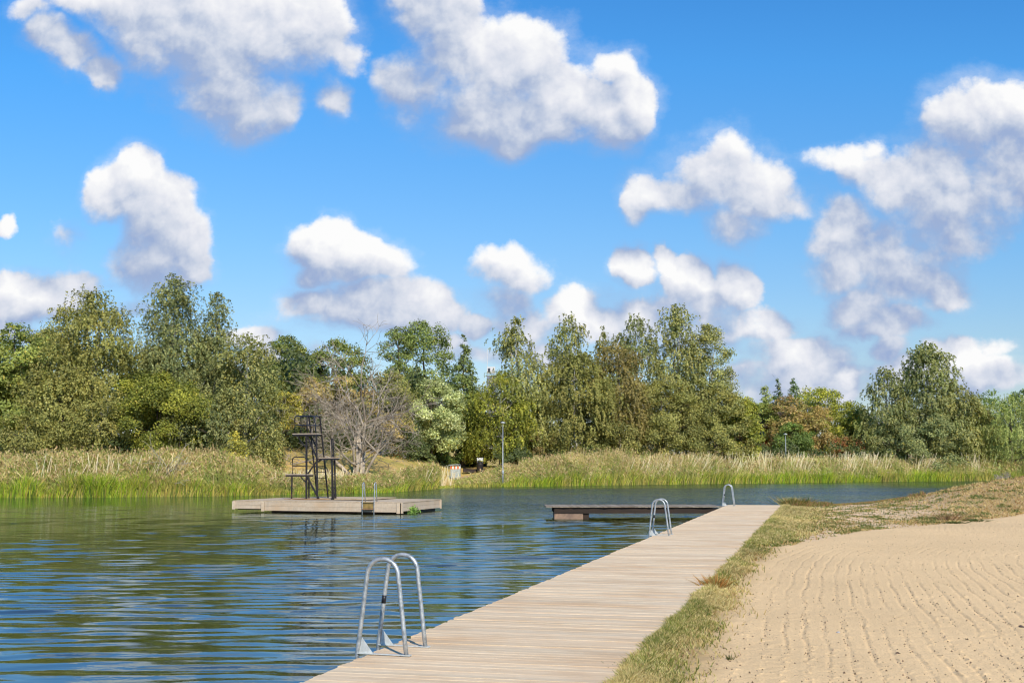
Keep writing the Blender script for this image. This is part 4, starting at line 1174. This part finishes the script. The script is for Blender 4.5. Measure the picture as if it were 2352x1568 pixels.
# ---- middle group
tree('weeping_birch', 'tall weeping birch left of the middle group with yellow sprays hanging low', 1188, 727, 62, 116, 'birch', 'spire', 'weep', 46000, .105, .10, 40, B, seed=51, bright=1.15)
tree('weeping_birch', 'broad olive weeping birch in front of the tall weeping birch', 1150, 855, 62, 113, 'maple', 'weep', 'weep', 30000, .10, .10, 32, B, seed=52, bright=.82)
tree('silver_birch', 'grey green birch with a rounded top right of the tall weeping birch', 1303, 722, 50, 122, 'birch', 'birch', 'weep', 26000, .11, .3, 28, B, seed=53)
tree('silver_birch', 'thin little birch top poking up between two larger crowns', 1384, 745, 26, 124, 'birch', 'cone', 'weep', 9000, .11, .4, 16, B, seed=54)
tree('broadleaf_tree', 'large olive brown tree in the centre of the middle group', 1320, 812, 88, 117, 'olive', 'dome', 'weep', 54000, .105, .06, 46, B, seed=55, bright=.95)
tree('silver_birch', 'brown tinged birch between the olive tree and the big birch', 1420, 785, 56, 119, 'brown', 'column', 'weep', 30000, .105, .1, 30, B, seed=56, bright=.85)
tree('silver_birch', 'dark grey green birch left of the big birch', 1460, 722, 42, 124, 'birch_dark', 'column', 'weep', 22000, .11, .3, 24, B, seed=57, bright=1.15)
tree('silver_birch', 'big broad birch that is the tallest tree of the middle group', 1550, 698, 72, 126, 'birch', 'birch', 'weep', 40000, .11, .2, 38, B, stems=2, seed=58, bright=1.05)
tree('silver_birch', 'green birch forming the right shoulder of the big birch', 1625, 742, 58, 125, 'birch', 'column', n=32000, leaf=.11, z0=.12, lobes=36, bark=B, stems=2, seed=59, bright=1.1)
tree('broadleaf_tree', 'olive green tree in front of the big birch', 1520, 872, 82, 121, 'olive', 'dome', n=36000, leaf=.105, z0=.05, lobes=40, seed=60, bright=.9)
tree('broadleaf_tree', 'olive tree standing just above the reeds below the right shoulder birch', 1640, 890, 78, 123, 'olive', 'dome', n=34000, leaf=.105, z0=.05, lobes=40, seed=61, bright=.95)
tree('broadleaf_tree', 'yellowish tree closing the right end of the middle group', 1700, 905, 42, 126, 'maple', 'dome', n=14000, z0=.05, seed=62, bright=.85)
tree('bush', 'brown green bush at the foot of the olive brown centre tree', 1400, 960, 75, 117, 'olive', 'ball', n=14000, leaf=.10, z0=.02, lobes=30, seed=63, cat='bush', bright=.8)
tree('bush', 'low bush under the broad weeping birch beside the lamp post', 1235, 985, 50, 115, 'rust', 'ball', n=8000, leaf=.10, z0=.02, lobes=24, seed=64, cat='bush', bright=.6)
# ---- right group
tree('poplar_tree', 'light green slim tree left of the two small conifers', 1757, 880, 34, 150, 'willow', 'cone', n=9000, leaf=.13, seed=71, bright=.95)
tree('conifer_tree', 'left of the two small dark conifers above the right hand woods', 1785, 866, 20, 158, 'conifer', 'cone', n=4500, leaf=.13, z0=.3, lobes=20, seed=72)
tree('conifer_tree', 'right and bushier of the two small dark conifers above the right hand woods', 1822, 866, 26, 158, 'conifer', 'cone', n=6000, leaf=.13, z0=.3, lobes=20, seed=73, bright=1.5)
tree('broadleaf_tree', 'yellow green tree with a domed top behind the rusty trees', 1885, 888, 78, 152, 'maple', 'dome', n=24000, leaf=.13, z0=.05, lobes=36, seed=74)
tree('broadleaf_tree', 'lower yellow green tree sloping down to the gap in the woods', 1950, 920, 62, 150, 'maple', 'dome', n=16000, leaf=.13, z0=.05, lobes=30, seed=75, bright=.9)
tree('broadleaf_tree', 'rusty brown tree above the dark round shrub', 1812, 905, 44, 146, 'rust', 'dome', n=13000, leaf=.13, z0=.1, seed=76)
tree('broadleaf_tree', 'reddish brown tree right of the dark round shrub', 1872, 930, 40, 145, 'rust', 'dome', n=13000, leaf=.12, z0=.05, seed=77, bright=1.1)
tree('round_shrub', 'dark green evenly rounded shrub behind the right lamp post', 1826, 968, 42, 141, 'green', 'ball', n=14000, leaf=.11, z0=.06, lobes=40, seed=78, cat='shrub')
tree('broadleaf_tree', 'green tree over the red house left of the rounded shrub', 1745, 925, 40, 148, 'oak', 'dome', n=8000, leaf=.13, z0=.42, lobes=20, seed=79, bright=1.3)
tree('bush', 'dark red bush among the right hand woods above the reeds', 1945, 1000, 36, 143, 'red', 'ball', n=6000, leaf=.11, z0=.03, lobes=22, seed=80, cat='bush')
tree('small_tree', 'small pale drooping tree next to the dark red bush', 1985, 968, 36, 143, 'willow', 'weep', 'willow', 9000, .12, .05, 20, seed=81, bright=.85)
tree('broadleaf_tree', 'tiny far off tree top showing in the sky gap of the right woods', 1953, 915, 14, 210, 'dark', 'cone', n=1500, leaf=.2, seed=82)
tree('broadleaf_tree', 'far grey green tree beside the big right hand birch', 1985, 935, 22, 200, 'birch_dark', 'dome', n=2500, leaf=.2, seed=83)
tree('bush', 'orange brown bush at the left foot of the big right hand birch', 2015, 975, 40, 144, 'rust', 'ball', n=7000, leaf=.12, z0=.03, lobes=24, seed=84, cat='bush')
tree('silver_birch', 'big birch of the right hand group with a rounded top', 2128, 784, 74, 143, 'birch_dark', 'birch', 'weep', 52000, .125, .12, 44, B, stems=2, seed=85, bright=1.2)
tree('silver_birch', 'left shoulder of the right hand birches with drooping dark sprays', 2035, 845, 44, 142, 'birch_dark', 'weep', 'weep', 26000, .12, .1, 28, B, seed=86, bright=1.15)
tree('silver_birch', 'lower right birch of the right hand group with a small loose top', 2196, 868, 46, 141, 'birch', 'column', 'weep', 26000, .12, .08, 28, B, seed=87)
tree('broadleaf_tree', 'dense green tree filling the foot of the right hand birches', 2110, 935, 105, 140, 'birch_dark', 'dome', n=30000, leaf=.12, z0=.03, lobes=44, seed=88, bright=1.15)
tree('broadleaf_tree', 'green tree left of the weeping willow', 2245, 925, 40, 142, 'olive', 'dome', n=12000, leaf=.12, z0=.05, seed=89, bright=.8)
tree('weeping_willow', 'pale green weeping willow at the right edge of the picture', 2318, 905, 72, 141, 'willow', 'weep', 'willow', 36000, .13, .08, 34, seed=90)
tree('oak_tree', 'distant oak top left of the willow crown', 2270, 893, 46, 190, 'green', 'dome', n=8000, leaf=.16, seed=91, bright=1.1)
tree('oak_tree', 'distant oak top above the weeping willow at the right edge', 2345, 893, 40, 192, 'green', 'dome', n=7000, leaf=.16, seed=92)
tree('broadleaf_tree', 'green tree just outside the right edge behind the willow', 2450, 880, 80, 150, 'oak', 'dome', n=9000, leaf=.15, seed=93)
tree('broadleaf_tree', 'green tree just outside the left edge of the picture', -80, 745, 100, 88, 'oak', 'dome', n=16000, seed=94, bright=1.2)

# undergrowth band behind the reeds, and the far woods
def band(name, label, px0, px1, s0, s1, h0, h1, n, pal, depthpush=0, leaf=.12, cat='undergrowth', gaps=()):
    px = rng.uniform(px0, px1, n)
    for a, b in gaps: px = px[(px < a) | (px > b)]
    n = len(px)
    x = np.interp(px, [q[0] for q in SH_PX], SH[:, 0]); s = rng.uniform(s0, s1, n); 
    sc = 1 + s / np.interp(px, [q[0] for q in SH_PX], SH[:, 1]); x = x * sc; y = y_shore(x) + s
    hh = (h0 + (h1 - h0) * fbm(x * .22, y * .1, 111, 3) * 1.1)
    z = far_z(x, y) + hh * rng.uniform(0, 1, n) ** .8 * (.75 + .25 * np.sin(x * 1.7))
    lump = fbm(x * .8, z * .9, 112, 3)
    k = lump > .40; x, y, z, lump = x[k], y[k], z[k], lump[k]; n = len(x)
    C = np.stack([x, y, z], 1)
    m = MB(); L = leaf * rng.uniform(.6, 1.2, n)
    m.leaves(C, rng.normal(size=(n, 3)) * .7 + [0, -.5, .5], L, L * .6, pick(PAL[pal], n, jit=.3), rng)
    return tag(m.build(name, M_LEAF), label, cat, None, 'stuff')
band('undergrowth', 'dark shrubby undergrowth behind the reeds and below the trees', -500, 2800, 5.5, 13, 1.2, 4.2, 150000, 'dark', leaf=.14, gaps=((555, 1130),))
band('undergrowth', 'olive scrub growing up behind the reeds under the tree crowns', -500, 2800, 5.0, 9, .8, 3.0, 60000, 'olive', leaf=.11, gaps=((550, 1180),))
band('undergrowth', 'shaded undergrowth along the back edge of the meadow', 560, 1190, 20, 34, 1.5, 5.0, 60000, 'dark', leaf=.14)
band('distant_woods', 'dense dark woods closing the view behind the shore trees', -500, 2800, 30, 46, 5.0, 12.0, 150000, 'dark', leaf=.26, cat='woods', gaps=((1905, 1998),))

# ------------------------------------------------------------------ dead trees
def dead_tree(name, label, px, base_py, depth, H, W, seed, levels=5, stems=6, r0=.2, mat=M_DEAD, cat='dead tree', kids=(3, 5), spread=1.0):
    rg = np.random.default_rng(seed)
    p = at_depth(px, base_py, depth); zb = float(far_z(np.array([p[0]]), np.array([p[1]]))[0])
    root = thing(name, label, cat, (p[0], p[1], zb - .1))
    tm = MB(); bm_ = MB()
    def grow(a, d, L, r, lev, mbx):
        n = 5 if lev > 1 else 4
        pts = [a]; q = a.copy(); dd = d.copy()
        for i in range(n):
            dd = dd + rg.normal(0, .16 if lev > 1 else .24, 3) + np.array([0, 0, .05 if lev > 1 else -.02]); dd /= np.linalg.norm(dd)
            q = q + dd * L / n; pts.append(q.copy())
        mbx.tube(pts, np.linspace(r, max(r * .5, .010), n + 1), 6 if lev > 3 else (4 if lev > 1 else 3), cap=False)
        if lev <= 0: return
        for k in range(rg.integers(*kids) + (2 if lev < 3 else 0)):
            i = int(rg.integers(2, n + 1)); s_ = pts[i]
            side = rg.normal(size=3); side[2] = side[2] * .6; side /= np.linalg.norm(side)
            outw = s_ * np.array([1, 1, 0]); outw /= np.linalg.norm(outw) + .01
            nd = dd * .8 + side * .75 * spread + outw * .25; nd /= np.linalg.norm(nd)
            grow(s_, nd, L * rg.uniform(.50, .80), max(r * rg.uniform(.40, .58), .012), lev - 1, bm_)
    for s_ in range(stems):
        a = 2 * PI * s_ / stems + rg.normal(0, .3)
        til = rg.uniform(.12, .62) * W / H
        d = np.array([math.cos(a) * til, math.sin(a) * til * .7, 1.15]); d /= np.linalg.norm(d)
        grow(np.array([math.cos(a) * r0 * 1.2, math.sin(a) * r0, -.2]), d, H * rg.uniform(.38, .50), r0 * rg.uniform(.6, 1), levels, tm)
    tm.build('trunk', mat, root, smooth=True); bm_.build('branches', mat, root, smooth=True)
    return root
dead_tree('dead_tree', 'large bare dead tree with pale tangled branches above the reeds', 822, 1068, 93, 11.3, 9.0, 7, 4, 9, .22, kids=(3, 4))
dead_tree('dead_shrub', 'small bare grey shrub above the reeds near the willow', 2300, 1055, 138, 2.6, 3.2, 9, 3, 8, .05, cat='dead shrub', kids=(3, 5))
dead_tree('bare_sapling', 'slender bare pale sapling rising from the reeds before the yellow green maple', 366, 1070, 77.5, 5.6, 2.2, 12, 2, 1, .09, M_PALE, 'sapling', (3, 5), .9)

# ------------------------------------------------------------------ lamp posts
def lamp_post(label, px, base_y, top_y, depth):
    P = at_depth(px, top_y, depth); zb = float(far_z(np.array([P[0]]), np.array([P[1]]))[0]); H = P[2] - zb
    r = thing('lamp_post', label, 'lamp post', (P[0], P[1], zb), 0, 'lamp posts on the far shore')
    m = MB(); m.lathe([(.065, -.2), (.065, 1.6), (.05, 1.65), (.035, H)], sides=10); m.build('pole', M_STEEL, r, smooth=True)
    m = MB(); m.lathe([(.10, 1.45), (.11, 1.5), (.11, 1.75), (.08, 1.8)], sides=10); m.build('collar', M_STEEL, r, smooth=True)
    m = MB(); m.lathe([(.05, H - .05), (.22, H + .02), (.26, H + .06), (.18, H + .11), (.05, H + .17)], sides=14); m.build('lamp_head', M_PLATE, r, smooth=True)
    return r
lamp_post('tall grey lamp post in front of the weeping birches', 1155, 1065, 972, 109)
lamp_post('pale grey lamp post in front of the dark rounded shrub', 1804, 1050, 998, 139)

# ------------------------------------------------------------------ things on the meadow
def gz(x, y): return float(far_z(np.array([x]), np.array([y]))[0])
def ground_at(px, d):
    x = (px - 1176) / FPX * d; return x, d, gz(x, d)
M_SIGNB = None
def hurdle():
    x, y, z = ground_at(1047, 112.5)
    r = thing('works_barrier', 'grey metal works barrier with an orange and white striped band on the lawn', 'barrier', (x, y, z), R(6))
    for q, (dx_, dy_) in enumerate(((-.02, 0), (-.22, .45))):
        m = MB(); pts = [(-.55 + dx_, dy_, 0), (-.50 + dx_, dy_, 1.45), (-.42 + dx_, dy_, 1.55), (.46 + dx_, dy_, 1.60), (.52 + dx_, dy_, 1.5), (.50 + dx_, dy_, 0)]
        m.tube(pts, .028, 6); m.tube([(-.55 + dx_, dy_, .2), (.5 + dx_, dy_, .2)], .022, 6); m.build('frame', M_STEEL, r)
    m = MB(); m.box((0, -.02, .72), (.96, .02, .85), (1, 1, 1)); m.build('mesh_panel', surf('barrier_panel', (.36, .38, .36), .7, .35, 8, bump=.2, second=(.46, .44, .2), sec_lo=.62, sec_hi=.7), r)
    for q in range(6):
        m = MB(); m.box((-.42 + q * .165, -.035, 1.30), (.16, .02, .26)); m.build('stripe', surf('stripe_%d' % q, (.75, .14, .03) if q % 2 == 0 else (.75, .72, .62), .5, .12, 9, bump=0), r)
hurdle()
def blocks():
    defs = [(1066, 113.5, .95, .42, 'dark pinkish stone block nearest the works barrier'), (1078, 114, 1.0, .40, 'long pink stone block second from the works barrier'), (1090, 114, .9, .46, 'rounded pink stone block left of the dark bin'), (1122, 115.5, .8, .38, 'pale stone block behind the picnic table')]
    for q, (px, d, wd, hh, lb) in enumerate(defs):
        x, y, z = ground_at(px, d); rg = np.random.default_rng(q + 50)
        m = MB(); nn = 7
        pts = []
        m.lathe([(wd * .30, 0), (wd * .52, .06), (wd * .55, hh * .7), (wd * .42, hh), (wd * .05, hh * 1.02)], sides=12)
        v = m.v[0]; v[:, 1] *= .6; m.v[0] = v * (1 + .06 * rg.normal(size=v.shape))
        o = m.build('stone_block', surf('stone_block_%d' % q, (.42, .26, .20) if q < 3 else (.40, .35, .33), .9, .25, 3, bump=.4, bdist=.03), smooth=False)
        o.location = (x, y, z - .05); tag(o, lb, 'stone block', 'stone blocks on the lawn')
blocks()
x, y, z = ground_at(1103, 117)
r = thing('litter_bin', 'black round litter bin with a white notice among the stone blocks', 'bin', (x, y, z))
m = MB(); m.lathe([(.30, 0), (.33, .1), (.35, .85), (.36, .9), (.30, .95)], sides=16); m.build('body', M_BLACK, r, smooth=True)
m = MB(); m.lathe([(.32, .951), (.34, 1.0), (.2, 1.12), (.03, 1.15)], sides=16); m.build('lid', M_BLACK, r, smooth=True)
m = MB(); m.bar((-.28, -.1, 1.0), (-.28, -.1, 1.55), .04, .04); m.bar((.28, -.1, 1.0), (.28, -.1, 1.55), .04, .04); m.box((0, -.12, 1.38), (.62, .03, .30)); m.build('notice_board', surf('notice_white', (.62, .62, .60), .6, .3, 12, bump=0, second=(.10, .10, .10), sec_lo=.5, sec_hi=.6), r)
def boat():
    x, y, z = ground_at(1090, 117.5)
    o = thing('rowing_boat', 'upturned dark rowing boat hull lying behind the stone blocks', 'boat', (x, y, z), R(8))
    m = MB(); n = 11; pts = []
    for i in range(n):
        u = i / (n - 1); wdt = .42 * math.sin(PI * min(max(u * .9 + .08, 0), 1)) ** .6; hh = .34 + .10 * (2 * u - 1) ** 2
        for j in range(7):
            a = PI * j / 6; pts.append(((u - .5) * 2.3, wdt * math.cos(a), hh * math.sin(a) ** .7))
    F = []
    for i in range(n - 1):
        for j in range(6): F.append([i * 7 + j, i * 7 + j + 1, (i + 1) * 7 + j + 1, (i + 1) * 7 + j])
    m.add(pts, [np.array(F), np.array([list(range(7))]), np.array([list(range((n - 1) * 7 + 6, (n - 1) * 7 - 1, -1))])]); m.build('hull', M_DARKW, o, smooth=True)
    m = MB(); m.bar((-1.0, 0, .40), (1.05, 0, .40), .05, .05); m.build('keel', M_DARKW, o)
boat()
def picnic():
    x, y, z = ground_at(1132, 110.5)
    r = thing('picnic_table', 'pale grey picnic table standing on the lawn beside the lamp post', 'table', (x, y, z), R(-12))
    M_ = surf('pale_table_paint', (.58, .57, .55), .7, .15, 9, bump=.1)
    m = MB()
    for q in range(5): m.box((0, -.36 + q * .18, 1.02 + 0), (1.25, .165, .045))
    m.build('tabletop', M_, r)
    for sx in (-.48, .48):
        m = MB(); m.bar((sx, -.3, 0), (sx, -.1, 1.0), .09, .06); m.build('leg', M_, r)
        m = MB(); m.bar((sx, .3, 0), (sx, .1, 1.0), .09, .06); m.build('leg', M_, r)
    x, y, z = ground_at(1118, 110.8)
    r = thing('bench', 'short pale grey bench left of the picnic table', 'bench', (x, y, z), R(-12))
    m = MB(); m.box((0, 0, .62), (.55, .35, .05)); m.build('seat', M_, r)
    for sx in (-.22, .22):
        m = MB(); m.bar((sx, -.12, 0), (sx, -.12, .595), .06, .06); m.bar((sx, .12, 0), (sx, .12, .595), .06, .06); m.build('leg', M_, r)
picnic()

# ------------------------------------------------------------------ buildings glimpsed between the trees
def house():
    x = (1772 - 1176) / FPX * 160; y = 162; z = gz(x, y)
    r = thing('red_house', 'red wooden house with white corners glimpsed through the right hand trees', 'house', (x, y, z), R(8))
    red = surf('falu_red_boards', (.42, .075, .035), .85, .15, 2, (6, 6, .3), .4, 12, .02); wh = surf('white_trim', (.72, .70, .66), .7, .08, 6, bump=.1)
    m = MB(); m.box((0, 0, 2.6), (8, 6, 5.4)); m.build('wall', red, r)
    m = MB(); ro = [(-4.4, -3.4, 5.29), (4.4, -3.4, 5.29), (4.4, 0, 7.6), (-4.4, 0, 7.6), (-4.4, 3.4, 5.29), (4.4, 3.4, 5.29)]
    m.add(ro, [np.array([[0, 1, 2, 3], [3, 2, 5, 4]]), np.array([[0, 3, 4], [1, 5, 2]])]); m.build('roof', surf('roof_tiles', (.14, .10, .09), .9, .2, 4, bump=.4), r)
    for sx in (-4.02, 4.02):
        m = MB(); m.box((sx, -3.02, 2.6), (.2, .2, 5.4)); m.build('corner_board', wh, r)
    for wx in (-2.4, 0, 2.4):
        for wz in (1.7, 4.1):
            m = MB(); m.box((wx, -3.03, wz), (1.1, .1, 1.4)); f = m.build('window', wh, r)
            m = MB(); m.box((wx, -3.06, wz), (.86, .08, 1.16)); m.build('pane', surf('window_glass', (.04, .05, .06), .1, .1, 5, bump=0, spec=.6), f)
house()
def tower_block():
    P = at_depth(1123, 838, 420); z = gz(P[0], P[1])
    r = thing('white_building', 'white rooftop block with a thin mast far behind the trees', 'building', (P[0], P[1], z), 0)
    wh = surf('pale_render', (.55, .56, .60), .8, .1, 1, bump=.1)
    H = P[2] - z - 3
    m = MB(); m.box((1, 0, H / 2 - 1), (3.5, 4, H)); m.build('wall', surf('dark_cladding', (.18, .2, .25), .7, .15, 1, bump=.1), r)
    m = MB(); m.box((.8, 0, H + 1.0), (3, 3, 2.4)); m.build('roof_hut', wh, r)
    m = MB(); m.box((.1, -1.55, H + .9), (.8, .2, 1.5)); m.build('window', surf('dark_opening', (.03, .04, .06), .5, .1, 3, bump=0), r)
    m = MB(); m.tube([(-.6, 0, H + 1.5), (-.6, 0, H + 9)], .10, 6); m.build('mast', wh, r)
tower_block()

# ------------------------------------------------------------------ people sitting at the meadow edge
def person(label, px, d, hair, seed, face=-1):
    x, y, z = ground_at(px, d)
    r = thing('person', label, 'person', (x, y, z), R(15 * face), 'people sitting on the meadow')
    sk = {'pel': (0, 0, .13), 'w': (0, .02, .30), 'ch': (.0, .02, .50), 'nk': (0, 0, .63), 'hd': (0, -.01, .74), 'ht': (0, 0, .84),
          'sl': (-.17, 0, .56), 'el': (-.26, -.10, .34), 'hl': (-.16, -.32, .30), 'sr': (.17, 0, .56), 'er': (.27, -.08, .34), 'hr': (.17, -.32, .30),
          'kl': (-.14, -.36, .42), 'fl': (-.13, -.62, .06), 'tl': (-.13, -.78, .04), 'kr': (.14, -.38, .40), 'fr': (.14, -.64, .06), 'tr': (.14, -.80, .04)}
    rad = {'pel': .15, 'w': .13, 'ch': .15, 'nk': .055, 'hd': .095, 'ht': .07, 'sl': .07, 'el': .045, 'hl': .035, 'sr': .07, 'er': .045, 'hr': .035, 'kl': .07, 'fl': .05, 'tl': .035, 'kr': .07, 'fr': .05, 'tr': .035}
    ed = [('pel', 'w'), ('w', 'ch'), ('ch', 'nk'), ('nk', 'hd'), ('hd', 'ht'), ('ch', 'sl'), ('sl', 'el'), ('el', 'hl'), ('ch', 'sr'), ('sr', 'er'), ('er', 'hr'), ('pel', 'kl'), ('kl', 'fl'), ('fl', 'tl'), ('pel', 'kr'), ('kr', 'fr'), ('fr', 'tr')]
    def skin(name, keys, edges, grow, mat):
        ids = {k: i for i, k in enumerate(keys)}
        me = bpy.data.meshes.new(name); me.from_pydata([sk[k] for k in keys], [(ids[a], ids[b]) for a, b in edges], []); me.materials.append(mat)
        o = bpy.data.objects.new(name, me); COL.objects.link(o); o.parent = r
        sm = o.modifiers.new('skin', 'SKIN')
        if not me.skin_vertices: 
            bpy.context.view_layer.update()
        for k, i in ids.items(): me.skin_vertices[0].data[i].radius = (rad[k] + grow,) * 2
        me.skin_vertices[0].data[0].use_root = True
        o.modifiers.new('sub', 'SUBSURF').levels = 1; o.modifiers['sub'].render_levels = 1
        return o
    skin('body', list(sk), ed, 0, M_SKIN)
    skin('shirt', ['pel', 'w', 'ch', 'sl', 'el', 'sr', 'er'], [('pel', 'w'), ('w', 'ch'), ('ch', 'sl'), ('sl', 'el'), ('ch', 'sr'), ('sr', 'er')], .018, M_WHITE)
    skin('trousers', ['pel', 'kl', 'fl', 'kr', 'fr'], [('pel', 'kl'), ('kl', 'fl'), ('pel', 'kr'), ('kr', 'fr')], .015, M_DENIM)
    m = MB(); m.lathe([(.06, .66), (.105, .72), (.115, .79), (.09, .86), (.02, .885)], (0, .025, 0), 12); m.build('hair', hair, r, smooth=True)
for a in (('dark red haired person in white sitting at the left meadow edge', 579, 101, M_HAIR1, 1, -1), ('light haired person in white sitting right of the red haired one', 604, 101.5, M_HAIR2, 2, 1)):
    try:
        person(*a)
    except Exception as e:
        print('PERSON', e)

# ------------------------------------------------------------------ render settings
SC.view_settings.view_transform = 'Standard'; SC.view_settings.look = 'None'; SC.view_settings.exposure = 0; SC.view_settings.gamma = 1
SC.render.film_transparent = False
cy = SC.cycles
cy.max_bounces = 5; cy.diffuse_bounces = 2; cy.glossy_bounces = 3; cy.transmission_bounces = 3; cy.transparent_max_bounces = 4
cy.caustics_reflective = False; cy.caustics_refractive = False; cy.sample_clamp_indirect = 4
cy.use_adaptive_sampling = True; cy.adaptive_threshold = .02
cy.use_denoising = True
cy.filter_width = 1.2
